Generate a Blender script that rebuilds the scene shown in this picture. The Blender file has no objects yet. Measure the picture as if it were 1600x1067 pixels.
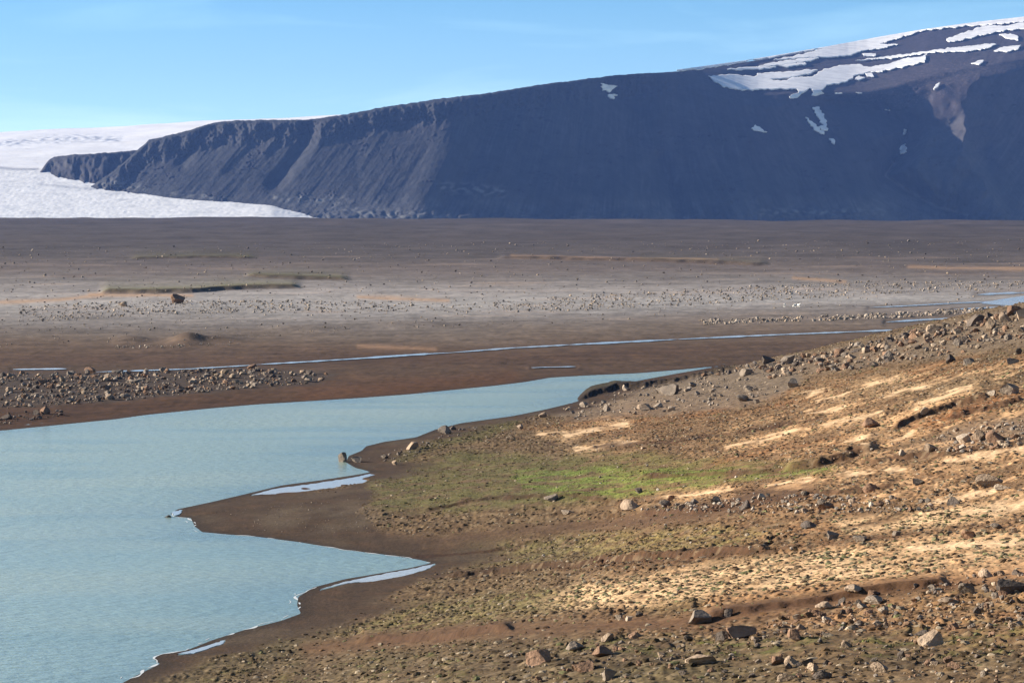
import bpy, bmesh, math, random
import numpy as np
RS = np.random.RandomState(11)
random.seed(5)
PI = math.pi
col = bpy.context.scene.collection
scene = bpy.context.scene

# ------------------------------------------------------------------ survey helpers
F = 4444.0          # focal length in survey units (photo is 1600 wide)
HC = 25.0           # eye height over the lake
PITCH = math.atan((533.5 - 330) / F)
CP, SP = math.cos(PITCH), math.sin(PITCH)
A = lambda *v: np.array(v, dtype=np.float64)

def ray(u, v):
    a = (np.asarray(u, float) - 800) / F
    b = (533.5 - np.asarray(v, float)) / F
    return a, CP + b * SP, -SP + b * CP

def project(x, y, z):
    Z = y * CP - (z - HC) * SP
    U = y * SP + (z - HC) * CP
    return 800 + F * x / Z, 533.5 - F * U / Z

def on_level(u, v, z=0.0):
    dx, dy, dz = ray(u, v)
    t = (z - HC) / dz
    return t * dx, t * dy

def sstep(a, b, x):
    t = np.clip((x - a) / (b - a), 0, 1)
    return t * t * (3 - 2 * t)

_ct = np.cos(np.arange(1024) * 2 * PI / 1024).astype(np.float32)
_st = np.sin(np.arange(1024) * 2 * PI / 1024).astype(np.float32)
def perlin(x, y, seed=0):
    x = np.asarray(x, np.float64); y = np.asarray(y, np.float64)
    x, y = np.broadcast_arrays(x, y)
    xi = np.floor(x); yi = np.floor(y)
    xf = (x - xi).astype(np.float32); yf = (y - yi).astype(np.float32)
    xi = xi.astype(np.int64); yi = yi.astype(np.int64)
    def g(ix, iy, fx, fy):
        h = (ix * 374761393 + iy * 668265263 + seed * 974634777) & 0xffffffff
        h = ((h ^ (h >> 13)) * 1274126177) & 0xffffffff
        h = (h ^ (h >> 16)) & 1023
        return _ct[h] * fx + _st[h] * fy
    w = xf * xf * xf * (xf * (xf * 6 - 15) + 10)
    q = yf * yf * yf * (yf * (yf * 6 - 15) + 10)
    a = g(xi, yi, xf, yf); b = g(xi + 1, yi, xf - 1, yf)
    c = g(xi, yi + 1, xf, yf - 1); d = g(xi + 1, yi + 1, xf - 1, yf - 1)
    return 1.45 * ((a + (b - a) * w) * (1 - q) + (c + (d - c) * w) * q)

def fbm(x, y, octv=3, seed=0, gain=0.5):
    s = 0; a = 1.0; n = 0
    for k in range(octv):
        s = s + a * perlin(x * 2 ** k, y * 2 ** k, seed + k * 17); n += a; a *= gain
    return s / n * 1.25

def seg_dist(px, py, pts, closed=False):
    """distance to a polyline, and parameter-free"""
    P = np.array(pts, float)
    if closed: P = np.vstack([P, P[:1]])
    best = np.full(px.shape, 1e18)
    for (x0, y0), (x1, y1) in zip(P[:-1], P[1:]):
        dx, dy = x1 - x0, y1 - y0
        L = dx * dx + dy * dy + 1e-12
        t = np.clip(((px - x0) * dx + (py - y0) * dy) / L, 0, 1)
        d = (px - x0 - t * dx) ** 2 + (py - y0 - t * dy) ** 2
        np.minimum(best, d, out=best)
    return np.sqrt(best)

def inside(px, py, pts):
    P = np.array(pts, float); r = np.zeros(px.shape, bool)
    x0, y0 = P[-1]
    for x1, y1 in P:
        if y0 != y1:
            c = (y1 > py) != (y0 > py)
            r ^= c & (px < (x0 - x1) * (py - y1) / (y0 - y1) + x1)
        x0, y0 = x1, y1
    return r

def boxed(fn):
    def f(u, v, pts, w):
        P = np.array(pts, float); m = 3 * w
        k = (u > P[:, 0].min() - m) & (u < P[:, 0].max() + m) & (v > P[:, 1].min() - m) & (v < P[:, 1].max() + m)
        out = np.zeros(u.shape)
        if k.any(): out[k] = fn(u[k], v[k], pts, w)
        return out
    return f

@boxed
def stroke(u, v, pts, w):
    return np.exp(-(seg_dist(u, v, pts) / w) ** 2)
@boxed
def spike(u, v, pts, w):
    return np.maximum(np.exp(-seg_dist(u, v, pts) / w) - math.exp(-3), 0)
@boxed
def area(u, v, pts, w):
    d = seg_dist(u, v, pts, True)
    d = np.where(inside(u, v, pts), d, -d)
    return sstep(-w, w, d)

def line_v(u, pts):
    P = np.array(pts, float)
    return np.interp(u, P[:, 0], P[:, 1])

# ------------------------------------------------------------------ mesh / material helpers
def mesh_obj(name, verts, faces, mat=None, parent=None, cols=None, smooth=True, link=True):
    """verts (n,3); faces (m,4) or (m,3) int arrays"""
    verts = np.asarray(verts, np.float32); faces = np.asarray(faces, np.int32)
    me = bpy.data.meshes.new(name)
    k = faces.shape[1]
    me.vertices.add(len(verts)); me.vertices.foreach_set('co', verts.ravel())
    me.loops.add(faces.size); me.loops.foreach_set('vertex_index', faces.ravel())
    me.polygons.add(len(faces))
    me.polygons.foreach_set('loop_start', np.arange(0, faces.size, k, dtype=np.int32))
    me.polygons.foreach_set('loop_total', np.full(len(faces), k, np.int32))
    me.polygons.foreach_set('use_smooth', np.full(len(faces), smooth, bool))
    if cols is not None:
        at = me.color_attributes.new('tint', 'FLOAT_COLOR', 'POINT')
        c4 = np.ones((len(verts), 4), np.float32); c4[:, :3] = cols
        at.data.foreach_set('color', c4.ravel())
    me.update(calc_edges=True)
    if mat: me.materials.append(mat)
    o = bpy.data.objects.new(name, me)
    if link: col.objects.link(o)
    if parent: o.parent = parent
    return o

def grid_faces(nr, nc, keep=None):
    i = np.arange(nr * nc).reshape(nr, nc)
    f = np.stack([i[:-1, :-1], i[:-1, 1:], i[1:, 1:], i[1:, :-1]], -1).reshape(-1, 4)
    return f if keep is None else f[keep.ravel()]

def compact(verts, faces, cols=None):
    used = np.unique(faces); m = np.full(len(verts), -1); m[used] = np.arange(len(used))
    return verts[used], m[faces], (None if cols is None else cols[used])

def setting(o):
    o['kind'] = 'structure'; return o
def tag(o, label, cat, group=None, kind=None):
    o['label'] = label; o['category'] = cat
    if group: o['group'] = group
    if kind: o['kind'] = kind
    return o

def new_mat(name):
    m = bpy.data.materials.new(name); m.use_nodes = True
    nt = m.node_tree; b = nt.nodes['Principled BSDF']
    return m, nt, b, nt.nodes.new, nt.links.new

def mat_tint(name, rough=0.95, noise_scale=3.0, amt=0.25, bump=0.0, bump_scale=8.0, stretch=(1, 1, 1), spec=0.15):
    """albedo from the surface's own 'tint' attribute, mottled by world-space noise"""
    m, nt, b, N, L = new_mat(name)
    at = N('ShaderNodeAttribute'); at.attribute_name = 'tint'
    tc = N('ShaderNodeTexCoord'); mp = N('ShaderNodeMapping'); mp.inputs['Scale'].default_value = stretch
    L(tc.outputs['Object'], mp.inputs['Vector'])
    nz = N('ShaderNodeTexNoise'); nz.inputs['Scale'].default_value = noise_scale; nz.inputs['Detail'].default_value = 4
    nz.inputs['Roughness'].default_value = 0.7
    L(mp.outputs['Vector'], nz.inputs['Vector'])
    mr = N('ShaderNodeMapRange'); mr.inputs['From Min'].default_value = 0.3; mr.inputs['From Max'].default_value = 0.7
    mr.inputs['To Min'].default_value = 1 - amt; mr.inputs['To Max'].default_value = 1 + amt
    L(nz.outputs['Fac'], mr.inputs['Value'])
    mx = N('ShaderNodeMix'); mx.data_type = 'RGBA'; mx.blend_type = 'MULTIPLY'; mx.inputs['Factor'].default_value = 1
    L(at.outputs['Color'], mx.inputs['A']); L(mr.outputs['Result'], mx.inputs['B'])
    L(mx.outputs['Result'], b.inputs['Base Color'])
    b.inputs['Roughness'].default_value = rough; b.inputs['Specular IOR Level'].default_value = spec
    if bump:
        n2 = N('ShaderNodeTexNoise'); n2.inputs['Scale'].default_value = bump_scale; n2.inputs['Detail'].default_value = 3
        L(mp.outputs['Vector'], n2.inputs['Vector'])
        bp = N('ShaderNodeBump'); bp.inputs['Strength'].default_value = 1.0; bp.inputs['Distance'].default_value = bump
        L(n2.outputs['Fac'], bp.inputs['Height']); L(bp.outputs['Normal'], b.inputs['Normal'])
    return m

def mat_rock(name, c, c2, scale=1.5):
    m, nt, b, N, L = new_mat(name)
    tc = N('ShaderNodeTexCoord')
    nz = N('ShaderNodeTexNoise'); nz.inputs['Scale'].default_value = scale; nz.inputs['Detail'].default_value = 6; nz.inputs['Roughness'].default_value = 0.65
    L(tc.outputs['Object'], nz.inputs['Vector'])
    oi = N('ShaderNodeObjectInfo')
    cr = N('ShaderNodeValToRGB'); cr.color_ramp.elements[0].position = 0.32; cr.color_ramp.elements[1].position = 0.68
    cr.color_ramp.elements[0].color = (*c2, 1); cr.color_ramp.elements[1].color = (*c, 1)
    L(nz.outputs['Fac'], cr.inputs['Fac'])
    hv = N('ShaderNodeHueSaturation')
    mr = N('ShaderNodeMapRange'); mr.inputs['To Min'].default_value = 0.75; mr.inputs['To Max'].default_value = 1.25
    L(oi.outputs['Random'], mr.inputs['Value']); L(mr.outputs['Result'], hv.inputs['Value'])
    L(cr.outputs['Color'], hv.inputs['Color']); L(hv.outputs['Color'], b.inputs['Base Color'])
    b.inputs['Roughness'].default_value = 0.9; b.inputs['Specular IOR Level'].default_value = 0.2
    n2 = N('ShaderNodeTexNoise'); n2.inputs['Scale'].default_value = 4.5; n2.inputs['Detail'].default_value = 5
    L(tc.outputs['Object'], n2.inputs['Vector'])
    bp = N('ShaderNodeBump'); bp.inputs['Strength'].default_value = 0.9; bp.inputs['Distance'].default_value = 0.12
    L(n2.outputs['Fac'], bp.inputs['Height']); L(bp.outputs['Normal'], b.inputs['Normal'])
    return m

def mat_water(name, base, rough, ripple, scale, stretch, spec=0.5):
    m, nt, b, N, L = new_mat(name)
    tc = N('ShaderNodeTexCoord')
    mp = N('ShaderNodeMapping'); mp.inputs['Scale'].default_value = stretch; mp.inputs['Rotation'].default_value = (0, 0, 0.25)
    L(tc.outputs['Object'], mp.inputs['Vector'])
    n1 = N('ShaderNodeTexNoise'); n1.inputs['Scale'].default_value = scale; n1.inputs['Detail'].default_value = 3; n1.inputs['Roughness'].default_value = 0.6
    L(mp.outputs['Vector'], n1.inputs['Vector'])
    n2 = N('ShaderNodeTexNoise'); n2.inputs['Scale'].default_value = 0.018; n2.inputs['Detail'].default_value = 4
    L(mp.outputs['Vector'], n2.inputs['Vector'])
    cr = N('ShaderNodeValToRGB'); cr.color_ramp.elements[0].position = 0.35; cr.color_ramp.elements[1].position = 0.68
    cr.color_ramp.elements[0].color = (base[0] * .88, base[1] * .94, base[2] * .98, 1)
    cr.color_ramp.elements[1].color = (base[0] * 1.12, base[1] * 1.06, base[2] * 1.0, 1)
    L(n2.outputs['Fac'], cr.inputs['Fac']); L(cr.outputs['Color'], b.inputs['Base Color'])
    b.inputs['Roughness'].default_value = rough; b.inputs['IOR'].default_value = 1.33
    b.inputs['Specular IOR Level'].default_value = spec
    if ripple:
        ms = N('ShaderNodeMapRange'); ms.inputs['From Min'].default_value = 0.35; ms.inputs['From Max'].default_value = 0.65
        ms.inputs['To Min'].default_value = 0.6; ms.inputs['To Max'].default_value = 1.0
        L(n2.outputs['Fac'], ms.inputs['Value'])
        bp = N('ShaderNodeBump'); bp.inputs['Distance'].default_value = ripple
        L(ms.outputs['Result'], bp.inputs['Strength'])
        L(n1.outputs['Fac'], bp.inputs['Height']); L(bp.outputs['Normal'], b.inputs['Normal'])
    return m

# ------------------------------------------------------------------ camera
cd = bpy.data.cameras.new('camera'); cam = bpy.data.objects.new('camera', cd); col.objects.link(cam)
cam.location = (0, 0, HC); cam.rotation_euler = (PI / 2 - PITCH, 0, 0)
cd.sensor_width = 36; cd.lens = 36 * F / 1600; cd.clip_start = 1; cd.clip_end = 60000
scene.camera = cam

# ------------------------------------------------------------------ light
SUN_EL = math.radians(19); SUN_AZ = math.radians(-79)      # azimuth from +y towards +x
sd_ = A(math.cos(SUN_EL) * math.sin(SUN_AZ), math.cos(SUN_EL) * math.cos(SUN_AZ), math.sin(SUN_EL))
sl = bpy.data.lights.new('sun', 'SUN'); sl.energy = 5.0; sl.angle = math.radians(0.5); sl.color = (1, 0.90, 0.76)
so = bpy.data.objects.new('sun', sl); col.objects.link(so)
from mathutils import Vector
so.rotation_euler = Vector(sd_).to_track_quat('Z', 'Y').to_euler()
so.location = (-300, 300, 400)

w = bpy.data.worlds.new('World'); scene.world = w; w.use_nodes = True
nt = w.node_tree; N = nt.nodes.new; L = nt.links.new
bg = nt.nodes['Background']
sky = N('ShaderNodeTexSky'); sky.sky_type = 'NISHITA'; sky.sun_disc = False
sky.sun_elevation = SUN_EL; sky.sun_rotation = SUN_AZ
sky.air_density = 1.0; sky.dust_density = 0.0; sky.ozone_density = 1.2; sky.altitude = 400
tc = N('ShaderNodeTexCoord')
mp = N('ShaderNodeMapping'); mp.inputs['Scale'].default_value = (1, 1, 1.6); mp.inputs['Location'].default_value = (0, 0, 0.12)
L(tc.outputs['Generated'], mp.inputs['Vector'])
nm = N('ShaderNodeVectorMath'); nm.operation = 'NORMALIZE'
L(mp.outputs['Vector'], nm.inputs[0]); L(nm.outputs['Vector'], sky.inputs['Vector'])
# thin cirrus drawn across the low sky
mc = N('ShaderNodeMapping'); mc.inputs['Scale'].default_value = (7, 3, 45); mc.inputs['Rotation'].default_value = (0, math.radians(-4), 0)
mc.inputs['Location'].default_value = (1.3, 0, 0.4)
L(tc.outputs['Generated'], mc.inputs['Vector'])
cn = N('ShaderNodeTexNoise'); cn.inputs['Scale'].default_value = 1.0; cn.inputs['Detail'].default_value = 6; cn.inputs['Roughness'].default_value = 0.55; cn.inputs['Distortion'].default_value = 0.4
L(mc.outputs['Vector'], cn.inputs['Vector'])
cr = N('ShaderNodeMapRange'); cr.inputs['From Min'].default_value = 0.50; cr.inputs['From Max'].default_value = 0.85
cr.inputs['To Min'].default_value = 0.0; cr.inputs['To Max'].default_value = 0.42
L(cn.outputs['Fac'], cr.inputs['Value'])
mxs = N('ShaderNodeMix'); mxs.data_type = 'RGBA'
mxs.inputs['B'].default_value = (6.0, 6.6, 7.0, 1)
L(cr.outputs['Result'], mxs.inputs['Factor']); L(sky.outputs['Color'], mxs.inputs['A'])
tn = N('ShaderNodeMix'); tn.data_type = 'RGBA'; tn.blend_type = 'MULTIPLY'; tn.inputs['Factor'].default_value = 1; 
sx_ = N('ShaderNodeSeparateXYZ'); L(tc.outputs['Generated'], sx_.inputs['Vector'])
gr = N('ShaderNodeValToRGB'); e_ = gr.color_ramp.elements
e_[0].position = 0.0; e_[0].color = (1.0, 1.0, .80, 1); e_[1].position = .30; e_[1].color = (.36, .40, .42, 1)
e2 = e_.new(.075); e2.color = (.46, .67, .70, 1); e3 = e_.new(.15); e3.color = (.36, .46, .52, 1)
sc_ = N('ShaderNodeVectorMath'); sc_.operation = 'SCALE'; sc_.inputs['Scale'].default_value = 2.5
L(sx_.outputs['Z'], gr.inputs['Fac']); L(gr.outputs['Color'], sc_.inputs[0]); L(sc_.outputs['Vector'], tn.inputs['B'])
L(mxs.outputs['Result'], tn.inputs['A']); L(tn.outputs['Result'], bg.inputs['Color']); bg.inputs['Strength'].default_value = 0.053
scene.view_settings.view_transform = 'Standard'; scene.view_settings.look = 'None'
scene.view_settings.exposure = 1.22; scene.view_settings.gamma = 1.0

# ------------------------------------------------------------------ shore lines (survey points of the water's edge)
FAR_SHORE = [(-260, 690), (0, 673), (60, 667), (180, 655), (230, 648), (330, 638), (400, 632), (480, 627), (560, 622), (640, 616), (700, 610), (770, 603), (820, 597), (860, 590), (930, 586), (1000, 583), (1060, 578), (1130, 571)]
NEAR_SHORE = [(1060, 583), (1000, 594), (960, 603), (915, 620), (900, 628), (850, 640), (800, 650), (720, 661), (680, 671), (650, 683), (600, 690), (572, 697), (565, 704), (545, 712), (540, 722), (556, 731), (580, 737), (560, 741), (500, 750), (440, 758), (390, 770), (330, 784), (278, 795), (266, 802), (272, 807), (298, 809), (304, 822), (316, 831), (360, 835), (400, 838), (470, 847), (540, 859), (600, 866), (655, 874), (674, 879), (640, 887), (600, 894), (540, 904), (490, 917), (466, 932), (464, 945), (470, 958), (440, 969), (380, 984), (330, 1000), (290, 1016), (252, 1021), (240, 1029), (250, 1037), (222, 1050), (190, 1067), (120, 1110), (-100, 1200), (-500, 1330)]
LAKE_PX = FAR_SHORE + NEAR_SHORE + [(-2600, 1330), (-2600, 800), (-900, 720)]
lp = np.array(LAKE_PX, float); LX, LY = on_level(lp[:, 0], lp[:, 1]); LAKE = np.stack([LX, LY], 1)

PONDS = {
 'lagoon': [(392, 773), (430, 763), (500, 754), (550, 746), (578, 740), (586, 742), (566, 747), (575, 751), (566, 758), (520, 764), (450, 771)],
 'sand_bar': [(500, 920), (540, 908), (600, 896), (650, 887), (680, 880), (668, 889), (628, 900), (582, 908), (545, 910)],
 'tip': [(269, 799), (284, 796), (281, 803), (271, 806)],
 'low': [(278, 1021), (330, 1006), (352, 999), (348, 1005), (302, 1020)],
}

def lake_sd(x, y):
    d = seg_dist(x, y, LAKE, True)
    return np.where(inside(x, y, LAKE), -d, d)

# ------------------------------------------------------------------ near hillside: height
ctrl = [(1600, 480, 14), (1500, 500, 12), (1400, 520, 9.5), (1300, 545, 7), (1200, 567, 4.8), (1100, 580, 3), (1000, 599, 1.6), (940, 615, .9),
 (1600, 560, 11.8), (1450, 580, 9), (1300, 620, 6.3), (1100, 640, 3.4), (1000, 630, 2.4), (900, 650, 1.3), (1600, 630, 10.8),
 (1600, 700, 10.2), (1450, 700, 8.8), (1300, 700, 7.2), (1100, 700, 4.7), (900, 700, 2.3), (740, 700, .8),
 (1600, 800, 10.4), (1400, 800, 9), (1100, 800, 6), (800, 800, 2.5), (650, 800, .8),
 (1600, 900, 10.9), (1400, 900, 9.8), (1100, 900, 7.2), (900, 900, 4.5), (750, 900, 2),
 (1600, 1067, 11.7), (1300, 1067, 10.8), (1000, 1067, 9.3), (800, 1067, 7.9), (600, 1067, 5.8), (400, 1067, 3),
 (1000, 980, 8.), (700, 980, 4.3), (550, 980, 1.5),
 (2000, 700, 12.5), (2000, 1000, 14), (2000, 450, 17), (1800, 465, 15.5), (1600, 1400, 14.5), (1000, 1400, 12.5), (400, 1400, 7)]
c = np.array(ctrl, float)
cx, cy = on_level(c[:, 0], c[:, 1], c[:, 2]); ch = c[:, 2]
ns = np.array(NEAR_SHORE[2:], float); sx, sy = on_level(ns[:, 0], ns[:, 1])
CX = np.concatenate([cx, sx]) ; CY = np.concatenate([cy, sy]); CH = np.concatenate([ch, np.zeros(len(sx))])
KY = 0.5   # soften the pull along the view axis so that the surface bends evenly
def _U(r2): return 0.5 * r2 * np.log(r2 + 1e-9)
n = len(CX); px, py = CX / 40, CY * KY / 40
K = _U((px[:, None] - px) ** 2 + (py[:, None] - py) ** 2) + np.eye(n) * 0.02
Pm = np.stack([np.ones(n), px, py], 1)
M = np.zeros((n + 3, n + 3)); M[:n, :n] = K; M[:n, n:] = Pm; M[n:, :n] = Pm.T
wts = np.linalg.solve(M, np.concatenate([CH, np.zeros(3)]))
def tps(x, y):
    out = np.empty(x.size); xf = x.ravel() / 40; yf = y.ravel() * KY / 40
    for i in range(0, x.size, 60000):
        X = xf[i:i + 60000]; Y = yf[i:i + 60000]
        out[i:i + 60000] = _U((X[:, None] - px) ** 2 + (Y[:, None] - py) ** 2) @ wts[:n] + wts[n] + wts[n + 1] * X + wts[n + 2] * Y
    return out.reshape(x.shape)

class Ground:
    """a height grid over (s = x/y, y) with a ray query"""
    def __init__(self, S, Y): self.S, self.Y = S, Y; self.X2 = S[None, :] * Y[:, None]; self.Y2 = np.broadcast_to(Y[:, None], self.X2.shape).copy()
    def z(self, x, y):
        fi = np.interp(y, self.Y, np.arange(len(self.Y))); fj = np.interp(x / y, self.S, np.arange(len(self.S)))
        i = np.clip(fi.astype(int), 0, len(self.Y) - 2); j = np.clip(fj.astype(int), 0, len(self.S) - 2)
        a = fi - i; b = fj - j; H = self.H
        return (H[i, j] * (1 - b) + H[i, j + 1] * b) * (1 - a) + (H[i + 1, j] * (1 - b) + H[i + 1, j + 1] * b) * a
    def hit(self, u, v):
        u = np.atleast_1d(np.asarray(u, float)); v = np.atleast_1d(np.asarray(v, float))
        xs, ys, ok = [], [], []
        for k in range(0, len(u), 1500):
            dx, dy, dz = ray(u[k:k + 1500], v[k:k + 1500])
            s = dx / dy; m = dz / dy
            j = np.clip(np.searchsorted(self.S, s) , 1, len(self.S) - 1); j = np.where(np.abs(self.S[j] - s) > np.abs(self.S[j - 1] - s), j - 1, j)
            D = self.H[:, j] - (HC + self.Y[:, None] * m[None, :])      # >0: ground above the sight line
            hitm = D > 0
            i = hitm.argmax(0); good = hitm.any(0) & (i > 0); i = np.maximum(i, 1)
            q = np.arange(len(s)); d0 = D[i - 1, q]; d1 = D[i, q]
            t = np.clip(-d0 / (d1 - d0 + 1e-12), 0, 1)
            y = self.Y[i - 1] + (self.Y[i] - self.Y[i - 1]) * t
            xs.append(s * y); ys.append(y); ok.append(good)
        return np.concatenate(xs), np.concatenate(ys), np.concatenate(ok)

NS = np.concatenate([np.linspace(-0.30, -0.20, 60)[:-1], np.linspace(-0.20, 0.235, 1080), np.linspace(0.235, 0.36, 80)[1:]])
NY = np.exp(np.concatenate([np.linspace(math.log(46), math.log(72), 90)[:-1], np.linspace(math.log(72), math.log(415), 1750)[:-1], np.linspace(math.log(415), math.log(560), 130)]))
near = Ground(NS, NY)
X, Y = near.X2, near.Y2
# (coarse evaluation, refined by interpolation along rows)
sub = slice(None, None, 3)
def coarse(fn, X, Y):
    cs = np.unique(np.r_[np.arange(0, X.shape[1], 3), X.shape[1] - 1]); rs = np.unique(np.r_[np.arange(0, X.shape[0], 3), X.shape[0] - 1])
    Z = fn(X[np.ix_(rs, cs)], Y[np.ix_(rs, cs)])
    ar = np.arange(X.shape[1])
    Z1 = np.stack([np.interp(ar, cs, r) for r in Z])
    br = np.arange(X.shape[0]); i = np.clip(np.searchsorted(rs, br, 'right') - 1, 0, len(rs) - 2)
    t = ((br - rs[i]) / (rs[i + 1] - rs[i]))[:, None]
    return Z1[i] * (1 - t) + Z1[i + 1] * t
H0 = coarse(tps, X, Y)
SD = coarse(lake_sd, X, Y)
land = np.clip(SD, 0, None)
rise = 1 - np.exp(-(land / 14.0) ** 2)
H = np.maximum(H0, 0.15) * rise + 0.035 * np.minimum(land, 10) + np.where(SD < 0, np.maximum(SD * 0.06, -1.5), 0)
U0, V0 = project(X, Y, np.zeros_like(H))
farside = (V0 < line_v(U0, FAR_SHORE) + 1.5) & (U0 < 1045)
H[farside] = -1.2
crest = A([850, 560], [900, 430], [1000, 402], [1100, 396], [1200, 388], [1300, 372], [1400, 362], [1500, 340], [1600, 328], [1800, 312], [2300, 300])
yc = np.interp(800 + X / Y * F, crest[:, 0], crest[:, 1])
over = np.clip(Y - yc - 4, 0, None)
H -= 0.10 * over ** 2 / (over + 10)
U, V = project(X, Y, H)
wu = U + 14 * fbm(X / 7, Y / 14, 2, 3); wv = V + 5 * fbm(X / 6 + 9, Y / 12, 2, 5)      # ragged zone edges
# ledges: a step facing the viewer along a line
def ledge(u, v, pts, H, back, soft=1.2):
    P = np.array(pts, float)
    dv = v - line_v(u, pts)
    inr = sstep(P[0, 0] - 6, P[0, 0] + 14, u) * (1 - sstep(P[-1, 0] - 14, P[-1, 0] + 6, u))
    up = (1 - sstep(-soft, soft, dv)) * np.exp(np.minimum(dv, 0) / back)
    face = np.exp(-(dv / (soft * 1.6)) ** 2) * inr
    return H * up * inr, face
ne_ledges = [
 ([(1225, 737), (1260, 731), (1300, 722), (1345, 709), (1370, 704)], 0.55, 16),
 ([(1395, 672), (1440, 652), (1490, 637), (1545, 626)], 0.5, 14),
 ([(660, 797), (760, 780), (880, 776), (1000, 788)], 0.22, 14),
 ([(1000, 805), (1100, 800), (1180, 786), (1300, 772), (1400, 760)], 0.3, 14),
 ([(700, 902), (800, 893), (900, 884), (1050, 872), (1200, 862)], 0.3, 14),
 ([(560, 1003), (660, 999), (740, 992), (800, 987)], 0.3, 16),
 ([(1100, 967), (1180, 956), (1260, 943), (1350, 930), (1480, 912)], 0.28, 14),
 ([(1480, 655), (1540, 640), (1600, 628)], 0.3, 12),
 ([(1000, 748), (1120, 744), (1230, 735)], 0.25, 12),
 ([(1340, 726), (1420, 716), (1500, 708), (1600, 695)], 0.3, 12),
 ([(920, 700), (1060, 690), (1180, 672), (1290, 655)], 0.2, 12),
 ([(640, 870), (720, 866), (800, 858)], 0.25, 12),
]
face = np.zeros_like(H); dH = np.zeros_like(H)
LW = 3.5 * fbm(X / 2.2, Y / 5, 3, 77)
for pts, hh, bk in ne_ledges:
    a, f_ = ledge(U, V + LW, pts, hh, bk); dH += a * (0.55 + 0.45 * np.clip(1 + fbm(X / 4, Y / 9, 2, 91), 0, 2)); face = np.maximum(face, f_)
# turf bank at the water side of the far crest
TB = [(905, 624), (930, 615), (970, 605), (1010, 602), (1060, 594), (1110, 584), (1150, 576)]
tb_v = V - line_v(U, TB) + 1.6 * perlin(U / 11, U * 0 + .5, 95) + .8 * perlin(U / 4, U * 0 + .5, 96)
tb = sstep(898, 925, U) * (1 - sstep(1120, 1165, U))
tbank = (1 - sstep(-1.5, 3.0, tb_v + 1.5 * LW / 3)) * np.exp(np.minimum(tb_v, 0) / 10) * tb
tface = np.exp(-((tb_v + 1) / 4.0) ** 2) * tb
# streak coordinate: contour-like bands that climb to the right
kk = 0.27 * np.clip((1050 - V) / 420, 0.25, 1)
q = V + kk * np.where(U < 700, 0, np.where(U < 1200, (U - 700) ** 2 / 1000, 250 + (U - 1200)))
st1 = fbm(U / 190 + 3, q / 13, 3, 21)
st2 = fbm(U / 70, q / 6, 3, 23)
st3 = fbm(U / 26, q / 3.2, 3, 27)

# ---- zones
Z = {}
Z['green'] = area(wu, wv, [(575, 742), (640, 722), (720, 705), (880, 712), (1000, 705), (1130, 720), (1290, 728), (1300, 742), (1150, 752), (1000, 776), (900, 786), (800, 792), (700, 800), (600, 800), (560, 770)], 9)
Z['bright'] = area(wu, wv, [(800, 740), (950, 728), (1060, 733), (1180, 738), (1310, 731), (1320, 740), (1150, 752), (1000, 775), (900, 782), (820, 765)], 7) * sstep(-0.3, 0.25, st2 + 0.1)
Z['heathgreen'] = np.maximum(area(wu, wv, [(640, 890), (750, 850), (900, 835), (1100, 820), (1200, 830), (1150, 858), (900, 880), (700, 897)], 10),
                   area(wu, wv, [(520, 990), (640, 940), (850, 920), (900, 940), (760, 975), (560, 1000)], 10))
Z['lowgreen'] = np.maximum(area(wu, wv, [(820, 1012), (950, 995), (1150, 992), (1280, 1000), (1600, 975), (1640, 1010), (1500, 1030), (1250, 1030), (1000, 1020)], 8) * sstep(-0.2, 0.3, st2), area(wu, wv, [(180, 1070), (260, 1045), (500, 1025), (760, 1010), (800, 1067), (300, 1090)], 8) * sstep(0.0, 0.5, st2) * 0.7)
Z['shoregreen'] = area(wu, wv, [(700, 680), (740, 660), (820, 650), (800, 668), (740, 690), (660, 705), (600, 730), (600, 715)], 6)
Z['gravel'] = np.maximum(area(wu, wv, [(860, 650), (905, 628), (960, 606), (1100, 581), (1200, 570), (1260, 590), (1230, 618), (1150, 640), (1000, 650), (900, 655)], 7),
               0.75 * area(wu, wv, [(1150, 572), (1300, 545), (1450, 510), (1600, 474), (1700, 470), (1700, 520), (1600, 540), (1500, 553), (1350, 575), (1220, 595)], 9))
Z['gravel'] = np.maximum(Z['gravel'], 0.7 * area(wu, wv, [(1400, 712), (1480, 672), (1600, 650), (1700, 640), (1700, 690), (1520, 708)], 9))
Z['orange'] = np.maximum(area(wu, wv, [(820, 668), (900, 652), (1000, 640), (1110, 634), (1250, 606), (1330, 588), (1480, 560), (1640, 548), (1640, 575), (1500, 585), (1350, 612), (1200, 640), (1000, 672), (850, 690)], 10) * sstep(-0.5, 0.3, st1),
               stroke(wu, wv, [(1430, 668), (1500, 648), (1570, 622), (1620, 612)], 9))
Z['orange'] = np.maximum(Z['orange'], stroke(wu, wv, [(1130, 725), (1220, 700), (1320, 690)], 7) * 0.5)
TRK = [(300, 815), (420, 825), (560, 842), (680, 846), (800, 832), (900, 822), (1000, 815), (1090, 803), (1180, 778), (1260, 762)]
Z['track'] = stroke(wu, V + LW, TRK[2:], 13)
TRK2 = [(480, 1012), (600, 1002), (800, 985), (950, 976), (1060, 972), (1160, 958), (1260, 942), (1380, 925), (1500, 908), (1620, 890)]
Z['track2'] = stroke(wu, V + LW, TRK2, 13)
TRK3 = [(680, 900), (850, 888), (1000, 880), (1130, 868), (1260, 852), (1400, 838), (1500, 828), (1620, 812)]
Z['track3'] = stroke(wu, V + LW, TRK3, 7)
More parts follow.
